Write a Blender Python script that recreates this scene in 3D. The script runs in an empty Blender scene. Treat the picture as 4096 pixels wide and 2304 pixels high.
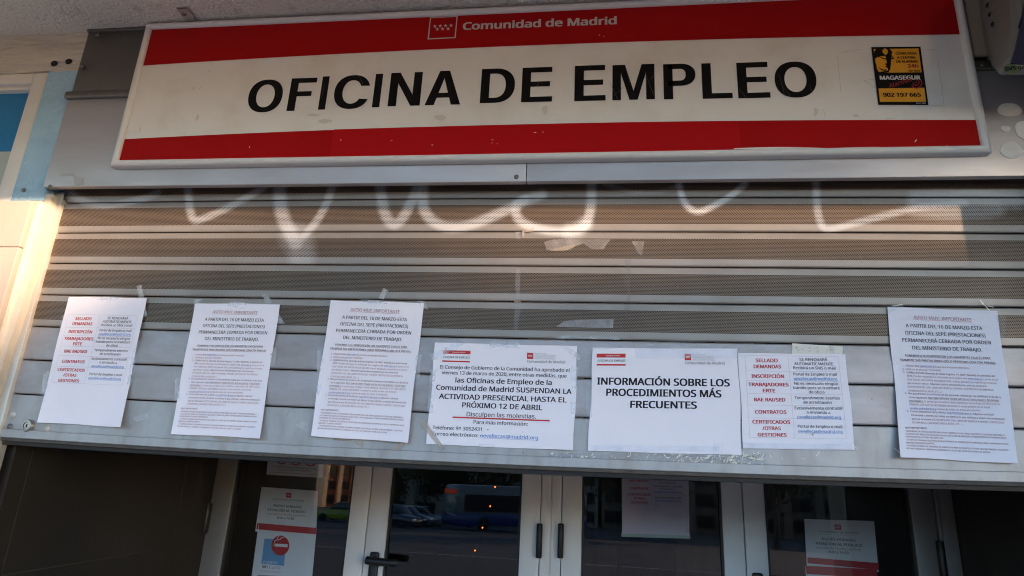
import bpy, bmesh, math, random
import numpy as np
from mathutils import Vector, Matrix

random.seed(7)
SC = bpy.context.scene
COL = SC.collection

# ------------------------------------------------------------------ camera
CAM_F, CAM_YAW, CAM_PITCH, CAM_ROLL = 2507.236, -0.134472, 0.2892866, 0.0492245
CAM_POS = Vector((0.0, -1.29714, 1.5998))
cy_, sy_ = math.cos(CAM_YAW), math.sin(CAM_YAW)
cp_, sp_ = math.cos(CAM_PITCH), math.sin(CAM_PITCH)
cr_, sr_ = math.cos(CAM_ROLL), math.sin(CAM_ROLL)
FWD = Vector((sy_*cp_, cy_*cp_, sp_))
R0 = Vector((cy_, -sy_, 0)); U0 = R0.cross(FWD)
RGT = R0*cr_ + U0*sr_; UPV = U0*cr_ - R0*sr_
cam = bpy.data.cameras.new('camera')
cam.sensor_width = 36; cam.lens = CAM_F/4096*36
cam.clip_start = 0.05; cam.clip_end = 3000
camo = bpy.data.objects.new('camera', cam); COL.objects.link(camo)
m3 = Matrix((RGT, UPV, -FWD)).transposed()
camo.matrix_world = Matrix.Translation(CAM_POS) @ m3.to_4x4()
SC.camera = camo

# ------------------------------------------------------------------ light
SUN_AZ, SUN_EL = math.radians(50), math.radians(10)      # azimuth right of the facade normal
SUN_DIR = Vector((math.sin(SUN_AZ)*math.cos(SUN_EL), -math.cos(SUN_AZ)*math.cos(SUN_EL), math.sin(SUN_EL)))
W = bpy.data.worlds.new('World'); SC.world = W; W.use_nodes = True
wn = W.node_tree
sky = wn.nodes.new('ShaderNodeTexSky'); sky.sky_type = 'NISHITA'; sky.sun_disc = False
sky.sun_elevation = SUN_EL
sky.sun_rotation = math.atan2(SUN_DIR.x, SUN_DIR.y)
sky.air_density = 1.0; sky.dust_density = 0.4; sky.ozone_density = 3.0
bg = wn.nodes['Background']; bg.inputs['Strength'].default_value = 0.15
wn.links.new(sky.outputs['Color'], bg.inputs['Color'])
sl = bpy.data.lights.new('sun', 'SUN'); sl.energy = 2.6; sl.angle = math.radians(0.53); sl.color = (1.0, 0.69, 0.46)
so = bpy.data.objects.new('sun', sl); COL.objects.link(so)
so.rotation_euler = SUN_DIR.to_track_quat('Z', 'Y').to_euler()
SC.view_settings.view_transform = 'Standard'; SC.view_settings.look = 'None'
SC.view_settings.exposure = 2.3; SC.view_settings.gamma = 1.0
SC.cycles.max_bounces = 8; SC.cycles.filter_width = 1.1; SC.cycles.denoising_prefilter = 'NONE'; SC.cycles.transparent_max_bounces = 12
SC.cycles.caustics_reflective = False; SC.cycles.caustics_refractive = False
SC.cycles.sample_clamp_indirect = 4.0

# ------------------------------------------------------------------ helpers
def P2(px, py, y):
    """measured point of the 4096x2304 photograph -> point on the vertical plane y = const"""
    d = RGT*((px-2048)/CAM_F) + UPV*(-(py-1152)/CAM_F) + FWD
    t = (y-CAM_POS.y)/d.y
    return CAM_POS + d*t

def PZ(px, py, z):
    """measured point -> point on the horizontal plane z = const"""
    d = RGT*((px-2048)/CAM_F) + UPV*(-(py-1152)/CAM_F) + FWD
    return CAM_POS + d*((z-CAM_POS.z)/d.z)

def s2l(c):
    return tuple(((v/255)/12.92 if v <= 10.3 else (((v/255)+.055)/1.055)**2.4) for v in c)

def mat(name, col, rough=.6, metal=0.0, var=None, scale=8.0, vfac=(.35, .7), bump=0.0, bscale=60.0, stretch=(1, 1, 1), alpha=1.0, emit=None, estr=0, spec=.5, coat=0, rvar=0.0):
    """procedural Principled material with noise variation; colours linear"""
    m = bpy.data.materials.new(name); m.use_nodes = True
    nt = m.node_tree; b = nt.nodes['Principled BSDF']
    b.inputs['Base Color'].default_value = (*col, 1); b.inputs['Roughness'].default_value = rough
    b.inputs['Metallic'].default_value = metal; b.inputs['Alpha'].default_value = alpha
    b.inputs['Specular IOR Level'].default_value = spec
    if coat: b.inputs['Coat Weight'].default_value = coat
    tc = nt.nodes.new('ShaderNodeTexCoord'); mp = nt.nodes.new('ShaderNodeMapping')
    mp.inputs['Scale'].default_value = stretch
    nt.links.new(tc.outputs['Object'], mp.inputs['Vector'])
    if var is not None or rvar:
        nz = nt.nodes.new('ShaderNodeTexNoise'); nz.inputs['Scale'].default_value = scale
        nz.inputs['Detail'].default_value = 6; nz.inputs['Roughness'].default_value = .62
        nt.links.new(mp.outputs['Vector'], nz.inputs['Vector'])
        if var is not None:
            mr = nt.nodes.new('ShaderNodeMapRange'); mr.inputs['From Min'].default_value = vfac[0]; mr.inputs['From Max'].default_value = vfac[1]
            nt.links.new(nz.outputs['Fac'], mr.inputs['Value'])
            mx = nt.nodes.new('ShaderNodeMix'); mx.data_type = 'RGBA'; mx.inputs[6].default_value = (*col, 1); mx.inputs[7].default_value = (*var, 1)
            nt.links.new(mr.outputs['Result'], mx.inputs[0]); nt.links.new(mx.outputs[2], b.inputs['Base Color'])
        if rvar:
            rr = nt.nodes.new('ShaderNodeMapRange'); rr.inputs['From Min'].default_value = .3; rr.inputs['From Max'].default_value = .7
            rr.inputs['To Min'].default_value = max(0, rough-rvar); rr.inputs['To Max'].default_value = min(1, rough+rvar)
            nt.links.new(nz.outputs['Fac'], rr.inputs['Value']); nt.links.new(rr.outputs['Result'], b.inputs['Roughness'])
    if bump:
        nb = nt.nodes.new('ShaderNodeTexNoise'); nb.inputs['Scale'].default_value = bscale; nb.inputs['Detail'].default_value = 5
        nt.links.new(mp.outputs['Vector'], nb.inputs['Vector'])
        bp = nt.nodes.new('ShaderNodeBump'); bp.inputs['Strength'].default_value = 1.0; bp.inputs['Distance'].default_value = bump
        nt.links.new(nb.outputs['Fac'], bp.inputs['Height']); nt.links.new(bp.outputs['Normal'], b.inputs['Normal'])
    if emit:
        b.inputs['Emission Color'].default_value = (*emit, 1); b.inputs['Emission Strength'].default_value = estr
    return m

class MB:
    """collects world-space geometry, then links it as ONE mesh object"""
    def __init__(s): s.v = []; s.f = []; s.sm = []
    def add(s, vs, fs, smooth=False):
        o = len(s.v); s.v += [tuple(p) for p in vs]; s.f += [[i+o for i in f] for f in fs]; s.sm += [smooth]*len(fs)
    def quad(s, a, b, c, d): s.add([a, b, c, d], [[0, 1, 2, 3]])
    def box(s, x0, x1, y0, y1, z0, z1, bev=0.0, seg=2, M=None):
        bm = bmesh.new(); bmesh.ops.create_cube(bm, size=1)
        for v in bm.verts: v.co = Vector(((x0+x1)/2+v.co.x*(x1-x0), (y0+y1)/2+v.co.y*(y1-y0), (z0+z1)/2+v.co.z*(z1-z0)))
        if bev: bmesh.ops.bevel(bm, geom=bm.edges[:], offset=bev, segments=seg, profile=.5, affect='EDGES')
        s.frombm(bm, M, smooth=bool(bev))
    def frombm(s, bm, M=None, smooth=False):
        bm.verts.index_update()
        vs = [(M @ v.co if M else v.co.copy()) for v in bm.verts]
        s.add(vs, [[v.index for v in f.verts] for f in bm.faces], smooth); bm.free()
    def tube(s, pts, r, n=10, closed=False, cap=True):
        pts = [Vector(p) for p in pts]; rs = r if isinstance(r, (list, tuple)) else [r]*len(pts)
        rings = []; prev = None
        for i, p in enumerate(pts):
            a = pts[max(i-1, 0)]; b = pts[min(i+1, len(pts)-1)]
            t = (b-a).normalized()
            u = prev if prev is not None else (Vector((0, 0, 1)) if abs(t.z) < .9 else Vector((1, 0, 0)))
            u = (u - t*u.dot(t)).normalized(); prev = u; w = t.cross(u)
            rings.append([p+u*math.cos(k*2*math.pi/n)*rs[i]+w*math.sin(k*2*math.pi/n)*rs[i] for k in range(n)])
        vs = [q for ring in rings for q in ring]; fs = []
        for i in range(len(rings)-1):
            for k in range(n):
                fs.append([i*n+k, i*n+(k+1) % n, (i+1)*n+(k+1) % n, (i+1)*n+k])
        if cap: fs += [list(range(n))[::-1], [(len(rings)-1)*n+k for k in range(n)]]
        s.add(vs, fs, True)
    def lathe(s, c, axis, prof, n=20):
        """prof: list of (radius, height along axis)"""
        axis = Vector(axis).normalized(); u = axis.orthogonal().normalized(); w = axis.cross(u); c = Vector(c)
        vs = [c+axis*h+(u*math.cos(k*2*math.pi/n)+w*math.sin(k*2*math.pi/n))*r for r, h in prof for k in range(n)]
        fs = [[i*n+k, i*n+(k+1) % n, (i+1)*n+(k+1) % n, (i+1)*n+k] for i in range(len(prof)-1) for k in range(n)]
        fs += [[k for k in range(n)][::-1], [(len(prof)-1)*n+k for k in range(n)]]
        s.add(vs, fs, True)
    def poly(s, pts, thick=0.0, dirv=(0, 1, 0)):
        n = len(pts); pts = [Vector(p) for p in pts]
        if not thick: s.add(pts, [list(range(n))]); return
        d = Vector(dirv)*thick
        s.add(pts+[p+d for p in pts], [list(range(n)), list(range(n, 2*n))[::-1]]+[[i, i+n, (i+1) % n+n, (i+1) % n] for i in range(n)])
    def build(s, name, m, parent=None, uv=None):
        me = bpy.data.meshes.new(name)
        off = Vector(parent_origin(parent))
        me.from_pydata([tuple(Vector(v)-off) for v in s.v], [], s.f)
        me.materials.append(m)
        for i, p in enumerate(me.polygons): p.use_smooth = s.sm[i]
        bm = bmesh.new(); bm.from_mesh(me); bmesh.ops.recalc_face_normals(bm, faces=bm.faces[:]); bm.to_mesh(me); bm.free()
        if any(s.sm): 
            try: me.set_sharp_from_angle(angle=math.radians(50))
            except Exception: pass
        o = bpy.data.objects.new(name, me); COL.objects.link(o)
        if parent: o.parent = parent
        return o

ORIG = {}
def parent_origin(p):
    v = Vector((0, 0, 0))
    while p is not None:
        v = v + p.location; p = p.parent
    return v
def tag(o, label=None, cat=None, group=None, kind=None):
    if label: o['label'] = label
    if cat: o['category'] = cat
    if group: o['group'] = group
    if kind: o['kind'] = kind
    return o
def thing(name, loc, label, cat, group=None):
    o = bpy.data.objects.new(name, None); COL.objects.link(o); o.location = loc; o.empty_display_size = .1
    return tag(o, label, cat, group)
def copy_tree(o, parent=None):
    c = o.copy(); COL.objects.link(c)
    if parent: c.parent = parent
    for ch in list(o.children): copy_tree(ch, c)
    return c

# ---- homographies between measured quads
def hom(src, dst):
    A = []; B = []
    for (x, y), (u, v) in zip(src, dst):
        A += [[x, y, 1, 0, 0, 0, -u*x, -u*y], [0, 0, 0, x, y, 1, -v*x, -v*y]]; B += [u, v]
    h = np.linalg.solve(np.array(A, float), np.array(B, float))
    return np.append(h, 1).reshape(3, 3)
def ap(H, p):
    q = H @ np.array([p[0], p[1], 1.0]); return (q[0]/q[2], q[1]/q[2])
UNIT = [(0, 0), (1, 0), (1, 1), (0, 1)]

# ---- lettering: glyph outlines of the built-in font as flat mesh
import os
_fc = bpy.data.curves.new('lettering_source', 'FONT')
try:      # Blender's own interface font, part of every Blender 4.5
    _fc.font = bpy.data.fonts.load(os.path.join(bpy.utils.system_resource('DATAFILES', path='fonts'), 'NotoSansHebrew-Regular.woff2'))
except Exception: pass
_fo = bpy.data.objects.new('lettering_source', _fc); COL.objects.link(_fo)
_gc = {}
def glyphs(text, bold=0.0, res=2, wide=0.0):
    """vertices (x, y; cap height 1, baseline 0; third value = lift in metres), faces, advance width.
    bold (in em) thickens the strokes by laying shifted copies over each other, each lifted a hair"""
    k = (text, bold, res, wide)
    if k in _gc: return _gc[k]
    def ev(t):
        _fc.body = t; _fc.resolution_u = res; _fc.size = 1; _fc.space_character = 1+wide
        dg = bpy.context.evaluated_depsgraph_get(); dg.update()
        me = bpy.data.meshes.new_from_object(_fo.evaluated_get(dg))
        v = np.array([tuple(q.co) for q in me.vertices]) if len(me.vertices) else np.zeros((0, 3))
        f = [list(p.vertices) for p in me.polygons]
        bpy.data.meshes.remove(me); return v, f
    if 'H' not in _gc:
        hv, _ = ev('H'); bv, _ = ev('|')
        _gc['H'] = (hv[:, 1].max(), hv[:, 1].min(), bv[:, 0].max())
    top, base, barw = _gc['H']
    v, f = ev(text); v2, _ = ev(text+'|')
    cap = top-base
    adv = (v2[:, 0].max()-barw)/cap
    if not len(v): _gc[k] = (np.zeros((0, 3)), [], adv); return _gc[k]
    v = np.stack([v[:, 0]/cap, (v[:, 1]-base)/cap, np.zeros(len(v))], 1)
    bx = bold*1.45; by = bold*.6
    if bold <= 0: offs = [(0, 0)]
    elif bold < .016: offs = [(-bx, 0), (bx, 0)]
    elif bold < .03: offs = [(-bx, by), (bx, by), (-bx, -by), (bx, -by)]
    else: offs = [(i*bx, j*by) for i in (-1, 0, 1) for j in (-1, 0, 1)]
    V = np.concatenate([v+np.array([dx, dy, i*2e-5]) for i, (dx, dy) in enumerate(offs)]); F = [[i+n*len(v) for i in q] for n in range(len(offs)) for q in f]
    V[:, 1] = V[:, 1]*(1/(1+2*by) if bold > 0 else 1)+(by if bold > 0 else 0)
    _gc[k] = (V, F, adv); return _gc[k]

class Page:
    """a sheet whose four corners were measured in the photograph and that hangs on the plane y = y0"""
    def __init__(s, quad, y0, bulge=None):
        s.q = quad; s.H = hom(UNIT, quad); s.Hi = np.linalg.inv(s.H); s.y0 = y0; s.bf = bulge or (lambda u, v: 0.0)
        s.mb = {}
    def at(s, px, py, eps=0.0):
        u, v = ap(s.Hi, (px, py)); return P2(px, py, s.y0-s.bf(u, v)-eps)
    def uv(s, u, v, eps=0.0):
        p = ap(s.H, (u, v)); return P2(p[0], p[1], s.y0-s.bf(u, v)-eps)
    def sheet(s, nu=14, nv=20, thick=.0004, edge=None):
        mb = MB(); vs = []
        for j in range(nv+1):
            for i in range(nu+1):
                u, v = i/nu, j/nv
                du, dv = edge(u, v) if edge else (0, 0)
                vs.append(s.uv(u+du, v+dv))
        n = len(vs); fs = [[j*(nu+1)+i, j*(nu+1)+i+1, (j+1)*(nu+1)+i+1, (j+1)*(nu+1)+i] for j in range(nv) for i in range(nu)]
        back = [p+Vector((0, thick, 0)) for p in vs]; bfs = [[i+n for i in f][::-1] for f in fs]
        ring = [i for i in range(nu+1)]+[j*(nu+1)+nu for j in range(1, nv+1)]+[nv*(nu+1)+i for i in range(nu-1, -1, -1)]+[j*(nu+1) for j in range(nv-1, 0, -1)]
        rf = [[ring[i], ring[(i+1) % len(ring)], ring[(i+1) % len(ring)]+n, ring[i]+n] for i in range(len(ring))]
        mb.add(vs+back, fs+bfs+rf, True); return mb
    def M(s, key): return s.mb.setdefault(key, MB())
    def line(s, segs, L, R, cap, src=None, dst=None, res=1, eps=.0005, under=None):
        """segs: [(text, colour key, bold, underline)]; L, R baseline ends and cap height in SRC quad units; SRC maps onto DST (photograph)"""
        src = src or s.q; dst = dst or s.q
        Hs = hom(src, UNIT); Hd = hom(UNIT, dst)
        l = np.array(ap(Hs, L)); r = np.array(ap(Hs, R))
        mid = ((L[0]+R[0])/2, (L[1]+R[1])/2)
        Hu = hom(UNIT, src); um = ap(Hs, mid); a = np.array(ap(Hu, um)); b = np.array(ap(Hu, (um[0], um[1]-.01)))
        capv = cap/np.linalg.norm(b-a)*.01
        tot = sum(glyphs(t, bo, res)[2] for t, c, bo, u in segs)
        x = 0.0
        for t, c, bo, u in segs:
            v, f, adv = glyphs(t, bo, res)
            def mp(gx, gy, lift=0.0):
                q = l+(r-l)*(gx/tot); q = (q[0], q[1]-gy*capv)
                d = ap(Hd, q); return s.at(d[0], d[1], eps+lift)
            if len(v): s.M(c).add([mp(x+p[0], p[1], p[2]) for p in v], f)
            if u:
                n = max(2, int(adv/4)); x1 = x+adv-(.25 if t.endswith(' ') else 0)
                for i in range(n):
                    xa, xb = x+(x1-x)*i/n, x+(x1-x)*(i+1)/n
                    s.M(u if isinstance(u, str) else c).add([mp(xa, -.18), mp(xb, -.18), mp(xb, -.245), mp(xa, -.245)], [[0, 1, 2, 3]])
            x += adv
    def shape(s, pts, key, src=None, dst=None, eps=.0005, sub=1):
        src = src or s.q; dst = dst or s.q; H = hom(src, dst)
        s.M(key).add([s.at(*ap(H, p), eps) for p in pts], [list(range(len(pts)))])
    def bar(s, a, b, w, key, src=None, dst=None, eps=.0005, n=10):
        a = np.array(a, float); b = np.array(b, float); d = (b-a)/np.linalg.norm(b-a); nn = np.array([-d[1], d[0]])*w/2
        for i in range(n):
            p, q = a+(b-a)*i/n, a+(b-a)*(i+1)/n
            s.shape([p-nn, q-nn, q+nn, p+nn], key, src, dst, eps)
    def finish(s, parent, names):
        for k, mb in s.mb.items():
            if mb.f: mb.build(names[k][0], names[k][1], parent)
def star(c, r, n=5, rot=-math.pi/2, sx=1.0):
    return [(c[0]+sx*(r if i % 2 == 0 else r*.42)*math.cos(rot+i*math.pi/n), c[1]+(r if i % 2 == 0 else r*.42)*math.sin(rot+i*math.pi/n)) for i in range(2*n)]
def ell(c, rx, ry, n=28, a0=0, a1=2*math.pi): return [(c[0]+rx*math.cos(a0+(a1-a0)*i/n), c[1]+ry*math.sin(a0+(a1-a0)*i/n)) for i in range(n)]
def Z(ox, oy, sc): return lambda *pts: [(ox+x*sc, oy+y*sc) for x, y in pts]
# ------------------------------------------------------------------ materials
def white(v, t=(1, .98, .95)): return tuple(v*c for c in t)
M_STUCCO = mat('rough stucco', (.80, .73, .65), .95, var=(.44, .38, .32), scale=22, vfac=(.56, .85), bump=.010, bscale=120)
M_BEAM = mat('dirty white plaster', (.60, .55, .47), .95, var=(.26, .21, .16), scale=9, vfac=(.5, .80), bump=.009, bscale=40, stretch=(.35, 1, 1.8))
M_BLUE = mat('pale blue paint', (.38, .58, .72), .85, var=(.28, .46, .62), scale=9, vfac=(.4, .75), bump=.007, bscale=80)
M_PILLAR = mat('white plaster', (.60, .53, .45), .85, var=(.50, .43, .35), scale=7, bump=.002, bscale=60)
M_TILE = mat('pinkish cladding tile', (.42, .355, .315), .55, var=(.37, .31, .275), scale=5, bump=.0006, bscale=40)
M_WALL = mat('render', (.40, .37, .33), .9, var=(.32, .29, .26), scale=3, bump=.004, bscale=50)
M_HOLE = mat('drill hole', (.015, .012, .01), 1)
M_ALU = mat('brushed aluminium sheet', (.50, .465, .485), .42, .5, var=(.42, .39, .395), scale=4, vfac=(.35, .75), stretch=(.6, 1, 2.5), bump=.0004, bscale=30, rvar=.08)
M_ALUD = mat('darkened aluminium sheet', (.17, .155, .14), .34, .75, var=(.14, .125, .115), scale=5, rvar=.06)  # base colour darkened to imitate the dark reflection on the upper fascia
M_RAIL = mat('anodised aluminium', (.56, .53, .48), .42, .45, var=(.48, .44, .39), scale=8, stretch=(1, 1, .3), rvar=.06)
M_SOLID = mat('painted steel slat', (.40, .39, .39), .45, .45, var=(.36, .35, .35), scale=6, vfac=(.4, .75), stretch=(.7, 1, 1.6), bump=.0003, bscale=40, rvar=.08)
M_BAR = mat('worn bottom bar', (.40, .40, .41), .48, .4, var=(.29, .265, .25), scale=14, vfac=(.42, .8), stretch=(1.6, 1, .7), bump=.0007, bscale=45)
M_RUBBER = mat('rubber seal', (.045, .038, .033), .7, var=(.09, .075, .062), scale=30)
M_SCREW = mat('screw head', (.20, .18, .16), .45, .8)
M_STEEL = mat('lock steel', (.42, .39, .35), .35, .9)
M_DARK = mat('dark recess', (.012, .011, .010), .9)
M_WHITESIGN = mat('white sign face', (.82, .78, .74), .38, var=(.70, .64, .56), scale=5.5, vfac=(.50, .8), stretch=(1, 1, 1.2))
M_SFRAME = mat('white lacquered tube', (.74, .72, .70), .35, var=(.62, .58, .55), scale=14, vfac=(.6, .85))
M_RED = mat('red film', (.42, .004, .005), .35, var=(.36, .003, .004), scale=3, spec=.12)
M_RED2 = mat('newer red film', (.45, .004, .006), .33, var=(.40, .006, .008), scale=20, vfac=(.55, .75), spec=.15)
M_BLACK = mat('black vinyl', (.006, .005, .005), .4, var=(.011, .009, .008), scale=30, spec=.12)
M_CREAM = mat('cream vinyl', (.58, .52, .47), .45)
M_GHOST = mat('old lettering edge', (.52, .06, .06), .3)
M_CHIP = mat('chipped film', (.70, .66, .62), .6)
M_PAPER = mat('printer paper', (.82, .80, .89), .8, var=(.79, .77, .87), scale=6, bump=.004, bscale=9)
M_PAPER2 = mat('sheet behind glass', (.80, .79, .80), .75, var=(.76, .75, .77), scale=6)
M_LILAC = mat('lilac sheet', (.80, .70, .80), .75, var=(.75, .66, .76), scale=6)
M_INK = mat('black ink', (.018, .014, .018), .7, spec=.2)
M_INKG = mat('grey ink', (.36, .12, .125), .7)
M_INKN = mat('brown black ink', (.21, .05, .055), .7)
M_INKL = mat('pale grey ink', (.36, .36, .38), .7)
M_INKR = mat('red ink', (.50, .025, .03), .7)
M_INKB = mat('blue link ink', (.03, .20, .58), .7)
M_INKP = mat('violet link ink', (.16, .12, .35), .7)
M_LINE = mat('table rule', (.50, .46, .47), .7)
M_TABLEW = mat('white ink', (.8, .78, .78), .7)
M_YEL = mat('amber film', (.85, .38, .015), .4, var=(.76, .33, .012), scale=12)
M_SRED = mat('sticker red', (.33, .01, .012), .4)
M_SWHITE = mat('sticker white', (.72, .70, .68), .4)
M_TAPEOLD = mat('yellowed tape', (.46, .40, .32), .4, alpha=.5, bump=.0008, bscale=120)
M_SIREN = mat('siren plastic', (.20, .19, .18), .42, var=(.17, .16, .15), scale=9)
M_LENS = mat('siren lens', (.004, .004, .03), .12, coat=.5)
M_LOGOG = mat('green logo', (.05, .08, .03), .5)
M_FILL = mat('filler patch', (.84, .80, .75), .85, var=(.70, .65, .59), scale=30, bump=.001, bscale=80)
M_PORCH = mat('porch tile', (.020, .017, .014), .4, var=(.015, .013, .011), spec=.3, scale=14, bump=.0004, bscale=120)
M_GROUT = mat('tile joint', (.028, .024, .02), .9)
M_DOOR = mat('white lacquered aluminium', (.72, .71, .71), .38, var=(.67, .66, .66), scale=5)
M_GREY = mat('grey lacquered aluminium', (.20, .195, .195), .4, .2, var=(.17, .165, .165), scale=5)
M_GASKET = mat('door gasket', (.02, .019, .018), .6)
M_HINGE = mat('black hinge', (.010, .010, .010), .45)
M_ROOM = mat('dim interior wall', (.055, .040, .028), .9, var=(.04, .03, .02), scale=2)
M_WOOD = mat('interior wood', (.16, .085, .035), .6, var=(.11, .06, .025), scale=3, stretch=(4, 4, .6))
M_WINF = mat('white window frame', (.74, .71, .67), .5, var=(.66, .62, .57), scale=10)
M_WINB = mat('blue window film', (.004, .19, .44), .22)
M_WINP = mat('pale window film', (.42, .47, .42), .3)

def glass_mat(name, tint=(.97, .98, .98), refl=.07):
    m = bpy.data.materials.new(name); m.use_nodes = True; nt = m.node_tree; nt.nodes.clear()
    o = nt.nodes.new('ShaderNodeOutputMaterial'); mx = nt.nodes.new('ShaderNodeMixShader')
    tr = nt.nodes.new('ShaderNodeBsdfTransparent'); tr.inputs[0].default_value = (*tint, 1)
    gl = nt.nodes.new('ShaderNodeBsdfGlossy'); gl.inputs['Roughness'].default_value = .01; gl.inputs[0].default_value = (.9, .92, .95, 1)
    fr = nt.nodes.new('ShaderNodeFresnel'); fr.inputs[0].default_value = 1.5
    mr = nt.nodes.new('ShaderNodeMapRange'); mr.inputs['From Min'].default_value = .04; mr.inputs['To Min'].default_value = refl; mr.inputs['To Max'].default_value = 1
    nt.links.new(fr.outputs[0], mr.inputs['Value']); nt.links.new(mr.outputs['Result'], mx.inputs[0])
    nt.links.new(tr.outputs[0], mx.inputs[1]); nt.links.new(gl.outputs[0], mx.inputs[2]); nt.links.new(mx.outputs[0], o.inputs[0])
    return m
M_GLASS = glass_mat('door glass')

def tape_mat(name, a=.32, col=(.80, .85, .90), rough=.28, bump=.0008, bscale=28):
    """clear adhesive tape: part see-through, part milky, glossy"""
    m = bpy.data.materials.new(name); m.use_nodes = True; nt = m.node_tree; nt.nodes.clear()
    o = nt.nodes.new('ShaderNodeOutputMaterial'); mx = nt.nodes.new('ShaderNodeMixShader')
    tr = nt.nodes.new('ShaderNodeBsdfTransparent'); tr.inputs[0].default_value = (.97, .98, 1, 1)
    b = nt.nodes.new('ShaderNodeBsdfPrincipled'); b.inputs['Base Color'].default_value = (*col, 1); b.inputs['Roughness'].default_value = rough
    tc = nt.nodes.new('ShaderNodeTexCoord'); nz = nt.nodes.new('ShaderNodeTexNoise'); nz.inputs['Scale'].default_value = bscale; nz.inputs['Detail'].default_value = 3
    nt.links.new(tc.outputs['Object'], nz.inputs['Vector'])
    bp = nt.nodes.new('ShaderNodeBump'); bp.inputs['Distance'].default_value = bump; nt.links.new(nz.outputs['Fac'], bp.inputs['Height']); nt.links.new(bp.outputs['Normal'], b.inputs['Normal'])
    mr = nt.nodes.new('ShaderNodeMapRange'); mr.inputs['From Min'].default_value = .4; mr.inputs['From Max'].default_value = .7; mr.inputs['To Min'].default_value = a*.75; mr.inputs['To Max'].default_value = min(1, a*1.5)
    nt.links.new(nz.outputs['Fac'], mr.inputs['Value']); nt.links.new(mr.outputs['Result'], mx.inputs[0])
    nt.links.new(tr.outputs[0], mx.inputs[1]); nt.links.new(b.outputs[0], mx.inputs[2]); nt.links.new(mx.outputs[0], o.inputs[0])
    return m
M_TAPE = tape_mat('clear adhesive tape', .26)
M_TAPE2 = tape_mat('faint adhesive tape', .16)
M_CRINKLE = tape_mat('crinkled clear tape', .09, (.85, .84, .78), .12, .002, 130)
M_RESIDUE = tape_mat('grey tape residue', .36, (.42, .40, .41), .5)
M_WRINK = mat('tape wrinkle', (.80, .79, .70), .25)

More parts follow.
